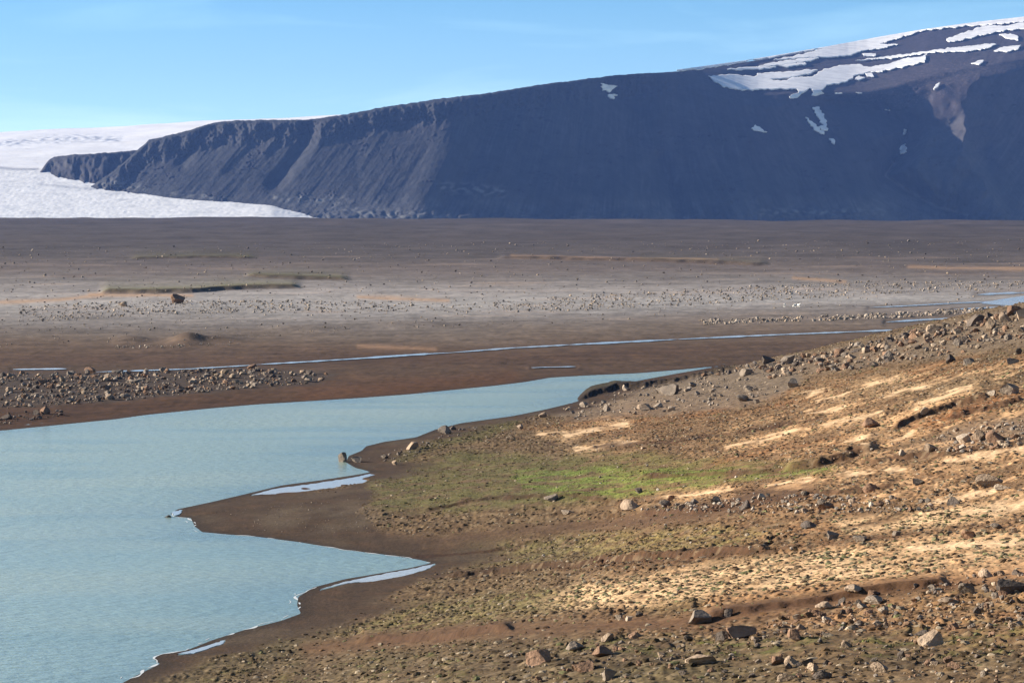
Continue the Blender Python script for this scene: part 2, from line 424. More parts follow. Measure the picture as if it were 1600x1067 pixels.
Z['sand'] = np.maximum(area(wu, wv, [(830, 945), (900, 915), (1050, 895), (1180, 872), (1300, 856), (1450, 840), (1640, 828), (1640, 880), (1450, 900), (1300, 918), (1100, 935), (950, 950)], 10) * (1 - 0.7 * sstep(-.1, .35, .6 * st2 + .6 * st3)),
              area(wu, wv, [(1300, 815), (1450, 795), (1640, 770), (1640, 812), (1480, 826), (1330, 838)], 9) * sstep(-.5, .2, st1))
Z['mosaic'] = area(wu, wv, [(1060, 720), (1180, 640), (1330, 590), (1480, 575), (1640, 560), (1640, 780), (1450, 800), (1250, 770), (1330, 712), (1200, 720)], 14) * sstep(0.02, 0.36, 0.5 * st1 + 0.45 * st2 + .4 * fbm(U / 26, q / 3.2, 3, 27))
sands = [([(1425, 857), (1500, 851), (1640, 842)], 7), ([(1240, 618), (1290, 609)], 3), ([(1280, 629), (1330, 612), (1400, 590)], 4.5), ([(1290, 665), (1340, 655), (1380, 645)], 4),
 ([(1430, 640), (1470, 622), (1515, 606)], 7), ([(1480, 721), (1600, 702)], 7), ([(1310, 742), (1410, 734)], 4.5), ([(1040, 778), (1090, 772), (1140, 767)], 4), ([(880, 682), (930, 671), (980, 661)], 4),
 ([(900, 704), (990, 692)], 3.5), ([(1320, 691), (1375, 680)], 4.5), ([(1510, 800), (1640, 782)], 9), ([(840, 680), (900, 672)], 3), ([(1260, 648), (1320, 636)], 3), ([(1380, 620), (1450, 602)], 3), ([(1350, 706), (1370, 710)], 4), ([(1518, 714), (1545, 710)], 5), ([(1140, 700), (1250, 672)], 3), ([(1390, 690), (1440, 668)], 3), ([(1200, 760), (1270, 750)], 3), ([(1450, 786), (1560, 764)], 5)]
sn = np.zeros_like(H)
for pts, w_ in sands: sn = np.maximum(sn, stroke(U + 12 * st2, V + 1.1 * LW + 2.5 * st2, pts, w_ * 1.1))
halo = np.zeros_like(H)
for pts, w_ in sands: halo = np.maximum(halo, stroke(U + 22 * st2, V + 2 * LW + 5 * st2, pts, w_ * 3.2))
halo = np.maximum(halo, .8 * area(wu, wv, [(1330, 850), (1450, 838), (1660, 820), (1660, 890), (1500, 905), (1380, 905)], 14))
halo = sstep(.12, .9, halo * (.9 + .6 * st3 + .3 * st1))
sn = sstep(.22, 1.05, sn * (.85 + .55 * st3) + .16 * (sn > .05) * (perlin(X / .5, Y / 1.1, 151) + fbm(X / 1.4, Y / 3, 2, 153)))
Z['pale'] = sn
mud = 1 - sstep(3.0 - 2.2 * sstep(985, 1020, V), 9.0 - 5.5 * sstep(985, 1020, V), land + 2.5 * fbm(X / 6, Y / 9, 2, 41))
# flat spits stay mud for longer
mud = np.maximum(mud, area(wu, wv, [(266, 802), (330, 782), (450, 772), (570, 755), (590, 770), (560, 800), (600, 835), (660, 850), (690, 880), (660, 905), (560, 960), (470, 965), (460, 930), (660, 875), (480, 850), (310, 832)], 8))
Z['mud'] = mud

# ---- relief
heath = np.clip(1 - Z['mud'] - 0.9 * Z['track'] - 0.9 * Z['track2'] - 0.5 * Z['gravel'] - .6 * Z['pale'], 0, 1)
bil = 1 - np.abs(perlin(X / 0.9, Y / 1.3, 31)) * 2
big = fbm(X / 4.5, Y / 9, 3, 33)
H += dH * (1 - 0.8 * Z['mud']) + .62 * tbank
patch = np.clip(.66 + .75 * fbm(X / 3.2, Y / 5.5, 3, 46) + .45 * st2, .04, 1.3) * (1 - .8 * np.clip(Z['sand'] + Z['pale'] + .6 * Z['mosaic'], 0, 1)) * (1 - .65 * Z['green']) * (1 - .35 * sstep(970, 1010, V))
H += heath * patch * (0.22 * np.clip(perlin(X / .36, Y / .62, 45) + .35 * perlin(X / .9, Y / 1.4, 47) - .10, 0, .7) + 0.045 * np.clip(bil, -.6, 1) * (0.6 + 0.6 * np.clip(st2 + .3, 0, 1)) + 0.06 * perlin(X / .24, Y / .42, 37)) + 0.17 * big * (1 - Z['mud'])
H += 0.05 * Z['gravel'] * perlin(X / .8, Y / 1.2, 39) + (1 - Z['mud']) * 0.014 * perlin(X / .3, Y / .5, 35)
H += 0.035 * Z['mud'] * fbm(X / 3, Y / 8, 2, 43) * sstep(0.3, 2, land)
for pts in PONDS.values():
    P = np.array(pts, float); gx, gy = on_level(P[:, 0], P[:, 1], 0.06)
    Uq, Vq = project(X, Y, np.full_like(H, 0.06))
    pm = area(Uq, Vq, pts, 1.2)
    H = H * (1 - pm) + pm * np.where(H > 0.0, -0.1, H)
H[farside] = -1.2
near.H = H
# ---- albedo
def mix(C, m, c): return C * (1 - m[..., None]) + m[..., None] * np.asarray(c)
n1 = fbm(X / 1.6, Y / 3.2, 3, 51); n2 = fbm(X / 9, Y / 18, 2, 53); n3 = perlin(X / .35, Y / .6, 55)
C = np.empty(H.shape + (3,)); C[:] = (0.165, 0.108, 0.062)
C = mix(C, sstep(-.2, .6, n1) * .7, (0.25, 0.17, 0.095))
C = mix(C, sstep(0.05, .6, st2) * .55, (0.105, 0.058, 0.032))
C = mix(C, sstep(-0.1, .6, n2) * .35 * sstep(760, 900, V), (0.15, 0.13, 0.06))
right = sstep(1000, 1350, U) * sstep(540, 600, V)
C = mix(C, right * .45 * sstep(-.5, .4, st1), (0.34, 0.20, 0.105))
C = mix(C, Z['heathgreen'] * sstep(-.5, .4, n1) * .75, (0.22, 0.19, 0.075))
C = mix(C, Z['green'] * sstep(-.6, .3, n1 + .5 * st2) * .85, (0.150, 0.142, 0.052))
C = mix(C, Z['bright'] * .8 * sstep(-.5, .2, st3), (0.175, 0.235, 0.052))
C = mix(C, Z['lowgreen'] * sstep(-.3, .4, n1) * .85, (0.16, 0.155, 0.045))
C = mix(C, Z['shoregreen'] * .7, (0.12, 0.12, 0.04))
C = mix(C, Z['orange'] * .65, (0.27, 0.12, 0.045))
C = mix(C, Z['gravel'] * .9, (0.165, 0.130, 0.098))
C = mix(C, Z['gravel'] * sstep(0, .6, n3) * .5, (0.21, 0.175, 0.14))
C = mix(C, Z['mosaic'] * .75, (0.52, 0.36, 0.21))
C = mix(C, Z['sand'] * .9, (0.66, 0.47, 0.28))
C = mix(C, Z['track'] * .9, (0.088, 0.055, 0.034))
C = mix(C, Z['track3'] * .75, (0.10, 0.055, 0.030))
C = mix(C, Z['track2'] * .9, (0.110, 0.063, 0.034))
C = mix(C, area(wu, wv, [(1100, 930), (1300, 905), (1450, 890), (1640, 868), (1640, 890), (1450, 912), (1300, 930), (1100, 955)], 9) * .6, (0.36, 0.22, 0.12))
C = mix(C, halo * .75, (0.40, 0.265, 0.15))
C = mix(C, np.clip(Z['pale'], 0, 1) * .9, (0.62, 0.46, 0.29))
C = mix(C, Z['mud'], (0.062, 0.041, 0.026))
C = mix(C, Z['mud'] * sstep(-.1, .6, fbm(U / 60, V / 5, 3, 61)) * .5, (0.092, 0.053, 0.028))
C = mix(C, Z['mud'] * sstep(.0, .4, perlin(X / 5, Y / 9, 63)) * .4, (0.105, 0.082, 0.055))
wet = 1 - sstep(0.0, 1.6, land)
C = mix(C, wet * .75, (0.034, 0.025, 0.019))
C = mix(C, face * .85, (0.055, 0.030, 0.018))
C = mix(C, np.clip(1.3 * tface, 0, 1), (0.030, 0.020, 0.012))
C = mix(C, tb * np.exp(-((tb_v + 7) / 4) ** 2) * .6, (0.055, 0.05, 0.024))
C *= (1 + 0.22 * n3 + 0.12 * perlin(X / 1.1, Y / 2, 57) + .22 * st3 * (1 - Z['mud'] * .6))[..., None]
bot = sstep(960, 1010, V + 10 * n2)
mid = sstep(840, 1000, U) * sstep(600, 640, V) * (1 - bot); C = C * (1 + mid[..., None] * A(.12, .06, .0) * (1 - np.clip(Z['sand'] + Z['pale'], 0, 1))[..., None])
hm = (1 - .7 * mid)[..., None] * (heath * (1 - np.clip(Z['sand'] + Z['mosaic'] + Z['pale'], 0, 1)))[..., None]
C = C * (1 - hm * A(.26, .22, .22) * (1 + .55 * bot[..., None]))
sp = (.45 + .55 * np.clip(patch, 0, 1)) * (1 - .5 * Z['green']) * heath * (1 - .6 * np.clip(Z['sand'] + Z['pale'] + .5 * Z['mosaic'], 0, 1)) * (1 - .4 * Z['bright'])
C = mix(C, sp * .62 * sstep(.05, .42, perlin(X / .42, Y / .85, 161) + .35 * st2), (.055, .036, .020))
C = mix(C, sp * .45 * sstep(.2, .5, perlin(X / .6, Y / 1.1, 163) - .2 * st2), (.30, .235, .15))
C = mix(C, area(wu, wv, [(360, 802), (560, 778), (620, 800), (570, 836), (410, 826)], 12) * sstep(-.5, .5, fbm(X / 2.5, Y / 6, 3, 165)) * .65, (.115, .090, .062))
C = C * (1 - .08 * (1 - np.clip(Z['sand'] + Z['pale'], 0, 1)))[..., None]
C *= (1 + .22 * perlin(X / .2, Y / .36, 171) + .16 * fbm(X / 1.8, Y / 3.2, 2, 173) * heath)[..., None]
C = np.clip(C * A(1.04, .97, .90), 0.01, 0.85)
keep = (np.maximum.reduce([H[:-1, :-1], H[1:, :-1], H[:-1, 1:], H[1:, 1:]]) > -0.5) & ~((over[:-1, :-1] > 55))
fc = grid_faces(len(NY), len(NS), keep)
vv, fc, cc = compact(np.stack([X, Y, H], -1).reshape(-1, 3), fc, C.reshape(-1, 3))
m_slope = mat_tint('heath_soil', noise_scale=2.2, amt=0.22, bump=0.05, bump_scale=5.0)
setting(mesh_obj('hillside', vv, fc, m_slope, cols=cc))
NEARZ = {k: Z[k].astype(np.float32) for k in Z}; NEARZ['heath'] = heath.astype(np.float32)
NEARC = C.astype(np.float32); near_over = over; near_land = land.astype(np.float32)

# ------------------------------------------------------------------ far plain
PS = np.concatenate([np.linspace(-0.6, -0.21, 60)[:-1], np.linspace(-0.21, 0.21, 940), np.linspace(0.21, 0.6, 60)[1:]])
PY = np.concatenate([np.exp(np.linspace(math.log(250), math.log(1000), 640))[:-1], np.exp(np.linspace(math.log(1000), math.log(6400), 460))])
plain = Ground(PS, PY)
X, Y = plain.X2, plain.Y2
def plain_base(y):
    t = np.clip((y - 450) / (3550 - 450), 0, 1)
    z = 0.3 + 16.6 * t ** 0.92
    return z - np.clip(y - 3550, 0, None) * 0.012 - np.clip(y - 3400, 0, 300) ** 2 / 300 * 0.006
H = plain_base(Y)
SD = np.full_like(H, 500.0); r_ = PY < 620
SD[r_] = coarse(lake_sd, X[r_], Y[r_])
H = np.where(SD > 0, H * (1 - np.exp(-(np.clip(SD, 0, 400) / 10) ** 2)) + 0.012 * np.minimum(np.clip(SD, 0, None), 8), np.maximum(SD * .06, -1.5))
U, V = project(X, Y, H)
STREAMS = [
 ([(20, 577), (60, 576.5), (104, 576)], 1.3), ([(150, 581), (230, 578.5), (300, 576), (400, 570)], 1.0), ([(400, 569.5), (480, 565), (560, 560), (640, 554.5), (700, 551)], 1.3),
 ([(690, 552), (800, 543.5), (900, 538), (1000, 533), (1100, 528), (1200, 523.5), (1300, 519.5), (1400, 515.5), (1470, 512.5)], 1.3),
 ([(1385, 503), (1450, 499), (1520, 496), (1560, 493)], 1.3), ([(1480, 503), (1530, 497), (1565, 494.5)], 1.0), ([(1358, 480.5), (1430, 477), (1500, 473), (1580, 470)], 1.0), ([(1525, 460.5), (1570, 458), (1640, 456)], 1.6), ([(1490, 483), (1540, 481), (1580, 478)], 1.0),
 ([(830, 574), (880, 573), (900, 572.5)], .8), ([(830, 574.5), (850, 574)], .6)]
POND_R = [(1530, 474), (1560, 468), (1600, 462), (1680, 458), (1680, 478), (1600, 478), (1570, 477)]
sm = np.zeros_like(H)
for pts, hw in STREAMS: sm = np.maximum(sm, stroke(U, V, pts, hw * 3.2))
sm = np.maximum(sm, area(U, V, POND_R, 4))
sm2 = np.zeros_like(H)
for pts, hw in STREAMS: sm2 = np.maximum(sm2, stroke(U, V - 3, pts, 6))
flat = np.clip(1 - 1.3 * np.maximum(sm, sm2), 0, 1) * np.where(SD < 500, sstep(0.5, 6, SD), 1)
far_ = sstep(700, 1800, Y)
H += flat * (0.13 * fbm(X / 6, Y / 9, 3, 71) * (1 - far_ * .5) + (0.25 + 1.0 * far_) * fbm(X / 70, Y / 110, 3, 73) + 0.05 * perlin(X / 1.3, Y / 2, 75) * (1 - far_))
H -= 4.0 * sstep(1500, 3300, Y) * np.clip((U - 300) / 1300, 0, 1.5)
H += 2.4 * sstep(2200, 3200, Y) * fbm(X / 230, Y / 500, 2, 79) + 0.8 * sstep(1500, 2600, Y) * perlin(X / 45, Y / 120, 81)
pl_ledges = [([(158, 458), (220, 458), (300, 457), (350, 452), (400, 450.5), (468, 450)], 1.25, 7, 1.0), ([(385, 434), (430, 435.5), (480, 436.5), (545, 438)], 1.0, 6, .8), ([(780, 404), (860, 405), (960, 407), (1060, 410), (1130, 411.5), (1200, 414)], 1.1, 5, .8), ([(205, 404), (300, 403), (400, 404)], 1.0, 4, .8)]
pface = np.zeros_like(H); ptop = np.zeros_like(H)
PW = 1.3 * fbm(X / 9, Y / 40, 2, 83)
for pts, hh, bk, sf in pl_ledges:
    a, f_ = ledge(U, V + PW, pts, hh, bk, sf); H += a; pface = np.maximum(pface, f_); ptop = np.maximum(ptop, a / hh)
# low mounds
for (u0, v0, su, sv, hh) in [(292, 533, 26, 5, 1.5), (205, 531, 30, 5, .7), (340, 531, 40, 4, .8), (640, 508, 70, 4, .8), (480, 512, 60, 4, .6)]:
    H += hh * np.exp(-((U - u0) / su) ** 2 - ((V - v0) / sv) ** 2)
H -= .10 * np.clip(1.3 * sm, 0, 1)
plain.H = H
vs = [336, 350, 380, 400, 420, 440, 458, 475, 492, 505, 525, 545, 560, 580, 600, 620, 650, 690]
cs = np.array([(.060, .048, .045), (.062, .050, .047), (.066, .054, .051), (.080, .066, .061), (.128, .102, .090), (.165, .145, .132), (.195, .175, .162), (.22, .205, .192), (.185, .168, .156), (.145, .124, .110), (.13, .098, .075), (.115, .078, .053), (.098, .062, .040), (.105, .072, .047), (.10, .062, .036), (.098, .055, .028), (.085, .046, .024), (.08, .043, .022)])
Vn = V + 9 * fbm(U / 330, V / 26, 2, 101) + 3 * fbm(U / 60, V / 6, 2, 102)
Vn = Vn + np.where(U > 700, (U - 700) / 900 * 32 * sstep(440, 500, V), 0)       # the bands climb to the right
C = np.stack([np.interp(Vn, vs, cs[:, k]) for k in range(3)], -1)
ps = fbm(U / 220, V / 5.0, 3, 103); ps2 = fbm(U / 45, V / 3.0, 2, 105)
C *= (1 + 0.12 * sstep(440, 460, Vn) * (1 - sstep(480, 500, Vn)))[..., None]
C *= (1 + 0.30 * ps + 0.24 * ps2 + 0.16 * perlin(X / 2.5, Y / 5, 107))[..., None]
C = mix(C, sstep(.2, .7, ps) * .35 * (V > 400) * (V < 500), (.27, .19, .14))
C = mix(C, sstep(.25, .8, fbm(U / 260, V / 12, 2, 109)) * .5 * (V < 440), (.062, .048, .044))
bank = area(U + 8 * ps2, V + 2 * ps2, [(-80, 583), (100, 583), (400, 575), (530, 583), (500, 600), (300, 616), (200, 627), (-80, 642)], 4)
C = mix(C, bank * .9, (.078, .064, .052))
C = mix(C, stroke(U, V, [(480, 618), (640, 606), (800, 590)], 14) * .6, (.135, .066, .030))
for pts in ([(0, 472), (90, 468), (160, 461)], [(800, 402), (1000, 406), (1120, 409)], [(140, 460), (300, 462)], [(560, 464), (700, 470)], [(1240, 434), (1320, 440)], [(1420, 417), (1600, 421)], [(680, 545), (560, 540)]):
    C = mix(C, stroke(U, V + PW, pts, 3) * .75, (.33, .21, .13))
C = mix(C, np.clip(ptop * 1.6, 0, 1) * (U < 560) * .85, (.105, .098, .042))
C = mix(C, np.clip(ptop * 1.2, 0, 1) * (U > 1000) * .5, (.10, .09, .05))
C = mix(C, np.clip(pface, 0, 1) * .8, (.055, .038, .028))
C = mix(C, (1 - sstep(0.2, 3.0, SD)) * .7, (.05, .030, .018))
C = mix(C, np.clip(sm, 0, 1) * .5, (.06, .04, .028))
dk_ = sstep(520, 560, V)[..., None]; C = C * (1 - dk_ * A(.26, .36, .42)) * (1.08 + .24 * sstep(430, 450, V) * (1 - sstep(495, 520, V)))[..., None]
C = np.clip(C, .01, .6)
vv = np.stack([X, Y, H], -1).reshape(-1, 3)
keep = np.maximum(H[:-1, :-1], H[1:, 1:]) > -0.9
vv, fc, cc = compact(vv, grid_faces(len(PY), len(PS), keep), C.reshape(-1, 3))
m_plain = mat_tint('gravel_plain', noise_scale=0.45, amt=0.2, bump=0.08, bump_scale=1.5)
setting(mesh_obj('plain', vv, fc, m_plain, cols=cc))

# ------------------------------------------------------------------ water
m_lake = mat_water('glacial_water', (0.27, 0.385, 0.35), 0.20, 0.20, 1.0, (0.8, 1.5, 1))
def lake_sheet():
    xs = np.linspace(-520, 160, 260); ys = np.linspace(80, 520, 300); Xg, Yg = np.meshgrid(xs, ys)
    d = -lake_sd(Xg, Yg); d = np.clip(d, 0, None)
    Cw = np.empty(Xg.shape + (3,)); Cw[:] = (.34, .42, .33)
    Cw = mix(Cw, sstep(330, 180, Yg) if False else (1 - sstep(170, 330, Yg)) * .55, (.235, .37, .385))
    Cw = mix(Cw, sstep(-.2, .6, fbm(Xg / 50, Yg / 22, 4, 601)) * .6, (.40, .46, .35))
    Cw = mix(Cw, sstep(.0, .6, fbm(Xg / 28 + 5, Yg / 10, 3, 603)) * .5, (.21, .325, .315))
    Cw = mix(Cw, np.exp(-d / 7) * .55 * (.7 + .5 * perlin(Xg / 14, Yg / 14, 605)), (.13, .23, .28))
    return setting(mesh_obj('lake', np.stack([Xg, Yg, Xg * 0], -1).reshape(-1, 3), grid_faces(*Xg.shape), m_lake, cols=Cw.reshape(-1, 3)))
lk = m_lake.node_tree; at_ = lk.nodes.new('ShaderNodeAttribute'); at_.attribute_name = 'tint'
lk.links.new(at_.outputs['Color'], lk.nodes['Principled BSDF'].inputs['Base Color'])
lake_sheet()
m_pond = mat_water('still_water', (0.50, 0.55, 0.58), 0.15, 0.05, 1.5, (1, 2, 1), spec=0.6)
def poly_sheet(name, xyz, mat):
    me = bpy.data.meshes.new(name); bm = bmesh.new()
    vs_ = [bm.verts.new(p) for p in xyz]; bm.faces.new(vs_); bmesh.ops.triangulate(bm, faces=bm.faces[:])
    bmesh.ops.recalc_face_normals(bm, faces=bm.faces[:])
    if sum(f.normal.z for f in bm.faces) < 0: bmesh.ops.reverse_faces(bm, faces=bm.faces[:])
    bm.to_mesh(me); bm.free(); me.materials.append(mat)
    o = bpy.data.objects.new(name, me); col.objects.link(o); return o
for pts in PONDS.values():
    P = np.array(pts, float); P2 = np.vstack([P, P[:1]]); tt = np.arange(0, len(P), .1)
    P = np.stack([np.interp(tt, np.arange(len(P2)), P2[:, k]) for k in (0, 1)], 1)
    P = P + np.stack([2.2 * perlin(P[:, 0] / 5, P[:, 1] / 2, 701), .8 * perlin(P[:, 0] / 6, P[:, 1] / 2, 703)], 1)
    gx, gy = on_level(P[:, 0], P[:, 1], 0.06)
    setting(poly_sheet('pond', list(zip(gx, gy, np.full(len(gx), 0.06))), m_pond))
def on_plain(u, v, lift=0.0):
    dx, dy, dz = ray(u, v); y = np.full(np.shape(dx), 500.0)
    for _ in range(60):
        y = 0.5 * y + 0.5 * np.clip((plain_base(y) + lift - HC) / (dz / dy), 200, 4000)
    return dx / dy * y, y, plain_base(y) + lift
for pts, hw in STREAMS:
    P = np.array(pts, float); n_ = max(12, int((P[-1, 0] - P[0, 0]) / 6) if P[-1, 0] > P[0, 0] else 40)
    uu = np.linspace(P[0, 0], P[-1, 0], n_); o_ = np.argsort(P[:, 0]); vv_ = np.interp(uu, P[o_, 0], P[o_, 1])
    t = np.linspace(0, 1, n_); wd = hw * np.minimum(1, np.minimum(t, 1 - t) * 7 + .12) * np.clip(.75 + .55 * perlin(uu / 14, uu * 0 + hw * 9, 5) + .35 * perlin(uu / 45, uu * 0 + hw * 5, 6), .02, 1.2)
    g1 = on_plain(uu, vv_ - wd, .1); g2 = on_plain(uu, vv_ + wd, .1)
    vt = np.concatenate([np.stack(g1, -1), np.stack(g2, -1)])
    i = np.arange(n_ - 1); f4 = np.stack([i, i + n_, i + n_ + 1, i + 1], -1)
    if P[-1, 0] < P[0, 0]: f4 = f4[:, ::-1]
    setting(mesh_obj('stream', vt, f4, m_pond))
P = np.array(POND_R, float); g = on_plain(P[:, 0], P[:, 1], .12)
setting(poly_sheet('pond', list(zip(*g)), m_pond))

# foam along the windward shores
def foam_line(pts):
    P = np.array(pts, float); gx, gy = on_level(P[:, 0], P[:, 1])
    d = np.r_[0, np.cumsum(np.hypot(np.diff(gx), np.diff(gy)))]
    s = np.arange(0, d[-1], 0.25); x = np.interp(s, d, gx); y = np.interp(s, d, gy)
    tx = np.gradient(x); ty = np.gradient(y); l = np.hypot(tx, ty); return x, y, -ty / l, tx / l, s
fv, ff = [], []; base = 0
i0 = NEAR_SHORE.index((266, 802)); i1 = NEAR_SHORE.index((655, 874)); i2 = NEAR_SHORE.index((490, 917)); i3 = NEAR_SHORE.index((120, 1110))
for seg in (NEAR_SHORE[i0:i1 + 2], NEAR_SHORE[i2:i3]):
    x, y, nx, ny, s = foam_line(seg)
    side = np.sign(np.median(lake_sd(x + nx * .8, y + ny * .8))); nx, ny = -nx * side, -ny * side      # towards the water
    for off, wd_, sd0, thr in ((0.02, .12, 3, .0), (.45, .05, 9, .25)):
        wob = off + .35 * perlin(s / 2.2, s * 0 + .5, sd0); wd = wd_ * np.clip(perlin(s / 1.1, s * 0 + 4.5, sd0 + 1) - thr + .25, 0, 1)
        k = len(x)
        a = np.stack([x + nx * (wob - wd), y + ny * (wob - wd), np.full(k, .012)], -1); b = np.stack([x + nx * (wob + wd), y + ny * (wob + wd), np.full(k, .012)], -1)
        fv += [a, b]; i = np.arange(k - 1); i = i[(wd[:-1] > .02)]
        ff.append(np.stack([i, i + 1, i + k + 1, i + k], -1) + base); base += 2 * k
m_foam, _, b_, _, _ = new_mat('foam'); b_.inputs['Base Color'].default_value = (.62, .66, .68, 1); b_.inputs['Roughness'].default_value = .8
fo = mesh_obj('foam', np.concatenate(fv), np.concatenate(ff), m_foam)
tag(fo, 'thin white line of foam lapping the brown mud shore', 'foam', kind='stuff')

# ------------------------------------------------------------------ glacier
def glacier():
    GU = np.linspace(-900, 640, 700)
    sky_v = np.interp(GU, [-900, 0, 160, 350, 540, 720], [222, 208, 200, 188, 181, 177])
    t1 = np.linspace(0, 1, 260); t2 = np.linspace(0, 1, 200)[1:]
    d1 = 5900 + (7000 - 5900) * t1; v1 = np.interp(d1, [5900, 6500, 7000], [377, 342, 265])
    d2 = 7000 + 4800 * t2
    Dm = np.concatenate([d1, d2])[:, None] * np.ones((1, len(GU)))
    Vm = np.concatenate([v1[:, None] * np.ones((1, len(GU))), 265 + (sky_v[None, :] - 265) * (np.sin(t2 * PI / 2)[:, None] * .55 + .45 * t2[:, None])], 0)
    Um = np.broadcast_to(GU, Dm.shape)
    Xm = (Um - 800) / F * Dm; Zm = HC + Dm * (330 - Vm) / F
    tong = 1 - sstep(6960, 7200, Dm)
    Zm = Zm + tong * (.9 * fbm(Xm / 80, Dm / 30, 3, 201) + .45 * (1 - 2 * np.abs(perlin(Xm / 14, Dm / 9, 203)))) + (1 - tong) * 9 * fbm(Xm / 420, Dm / 380, 3, 205)
    Zm = Zm - tong * 13 * np.clip((Um - 425) / 85, 0, 1) - .5 * np.clip(Um - 505, 0, 200) * tong
    band = stroke(Um, Vm, [(0, 226), (60, 221), (130, 217), (190, 219)], 6) * (0.45 + .55 * np.clip(fbm(Um / 12, Vm / 2.5, 2, 207), -.6, 1))
    Zm = Zm + band * 9 * perlin(Xm / 30, Dm / 60, 209)
    Cm = np.empty(Dm.shape + (3,)); Cm[:] = (.80, .80, .80)
    Cm = mix(Cm, tong * .45 * sstep(-.1, .6, fbm(Um / 40, Vm / 5, 4, 211)), (.52, .54, .57))
    Cm = mix(Cm, (1 - tong) * .35 * sstep(-.1, .7, fbm(Um / 120, Vm / 4, 3, 213)), (.74, .70, .64))
    Cm = mix(Cm, np.clip(band, 0, 1) * .8, (.40, .44, .50))
    Cm = mix(Cm, stroke(Um, Vm, [(0, 263), (30, 265), (60, 265)], 2.0) * .7, (.22, .23, .26))
    Cm = mix(Cm, stroke(Um, Vm, [(60, 288), (110, 293), (150, 296)], 2.0) * .5, (.3, .32, .36))
    # rows that sink behind the brow
    Xe = Xm[-1:] * 1.1; Ye = Dm[-1:] * 1.1; Ze = Zm[-1:] - 120
    Xm = np.concatenate([Xm, Xe]); Dm = np.concatenate([Dm, Ye]); Zm = np.concatenate([Zm, Ze]); Cm = np.concatenate([Cm, Cm[-1:]])
    o = mesh_obj('glacier', np.stack([Xm, Dm, Zm], -1).reshape(-1, 3), grid_faces(*Xm.shape), mat_tint('glacier_ice', rough=.7, noise_scale=.02, amt=.06, bump=1.2, bump_scale=.06), cols=Cm.reshape(-1, 3))
    return setting(o)
glacier()

# ------------------------------------------------------------------ mountain
class Massif:
    def __init__(self, Uc, sky, foot, D0, nrow, slope_fn, disp_fn, col_fn, name, mat):
        vs_ = np.interp(Uc, *np.array(sky, float).T); vf = np.interp(Uc, *np.array(foot, float).T)
        t = np.linspace(0, 1, nrow)[:, None]
        V = vf + (vs_ - vf) * t; Um = np.broadcast_to(Uc, V.shape)
        def soft(a, half):
            k = np.hanning(2 * half + 3)[1:-1]; k /= k.sum(); ug = np.linspace(Uc[0], Uc[-1], 1500)
            return np.interp(Uc, ug, np.convolve(np.pad(np.interp(ug, Uc, a), half, mode='reflect', reflect_type='odd'), k, 'valid'))
        D = np.empty_like(V); D[0] = soft(np.interp(Uc, *np.array(D0, float).T), 90)
        for i in range(1, nrow):
            sl_ = slope_fn(Um[i - 1], V[i - 1], vs_); e = (330 - V[i - 1]) / F
            D[i] = D[i - 1] * (1 + (V[i - 1] - V[i]) / F / np.maximum(sl_ - e, .06))
        D = D + disp_fn(Um, V, vs_)
        V = V + (0.9 * perlin(Uc / 9, Uc * 0 + .3, 301) + 0.5 * perlin(Uc / 3.5, Uc * 0 + .7, 303)) * t ** 6 * (1 - .9 * sstep(1000, 1090, Uc))
        self.V = V
        self.Uc, self.vs, self.vf, self.D = Uc, vs_, vf, D
        X = (Um - 800) / F * D; Zm = HC + D * (330 - V) / F
        Cm = col_fn(Um, V, vs_, X, D)
        X = np.concatenate([X, X[-1:] * 1.15]); Y = np.concatenate([D, D[-1:] * 1.15]); Z2 = np.concatenate([Zm, Zm[-1:] - 40]); Cm = np.concatenate([Cm, Cm[-1:]])
        self.o = setting(mesh_obj(name, np.stack([X, Y, Z2], -1).reshape(-1, 3), grid_faces(*X.shape), mat, cols=Cm.reshape(-1, 3)))
    def at(self, u, v, lift=0):
        fj = np.interp(u, self.Uc, np.arange(len(self.Uc))); j = np.clip(fj.astype(int), 0, len(self.Uc) - 2); b = fj - j
        vs_ = np.interp(u, self.Uc, self.vs); vf = np.interp(u, self.Uc, self.vf)
        fi = np.clip((v - vf) / (vs_ - vf), 0, 1) * (len(self.D) - 1); i = np.clip(fi.astype(int), 0, len(self.D) - 2); a = fi - i
        D = self.D; d = (D[i, j] * (1 - b) + D[i, j + 1] * b) * (1 - a) + (D[i + 1, j] * (1 - b) + D[i + 1, j + 1] * b) * a
        V = self.V; vq = (V[i, j] * (1 - b) + V[i, j + 1] * b) * (1 - a) + (V[i + 1, j] * (1 - b) + V[i + 1, j + 1] * b) * a
        return np.stack([(u - 800) / F * d, d - lift * .5, HC + d * (330 - vq) / F + lift], -1)

SKY = [(138, 294), (165, 277), (190, 258), (212, 238), (229, 224), (234, 219), (250, 216), (300, 203), (328, 194), (340, 192), (370, 189), (430, 188), (480, 188), (530, 181), (565, 175), (600, 168), (650, 161), (690, 155), (750, 148), (800, 141), (840, 134), (870, 130), (960, 119), (1000, 116), (1060, 113), (1110, 106), (1160, 99), (1220, 89), (1300, 75), (1370, 62), (1440, 50), (1520, 39), (1600, 30), (1800, 6), (2300, -30)]
FOOT = [(138, 295), (200, 303), (300, 317), (400, 330), (500, 346), (560, 354), (2300, 356)]
D0 = [(138, 6815), (200, 6765), (300, 6672), (400, 6625), (500, 6535), (600, 6480), (750, 6540), (900, 6680), (1200, 7030), (1450, 7330), (1700, 7600), (2300, 8200)]
EDGE = [(1000, 119), (1060, 124), (1110, 140), (1180, 156), (1240, 152), (1300, 150), (1340, 152), (1400, 140), (1460, 122), (1520, 112), (1600, 98), (1800, 70), (2300, 40)]
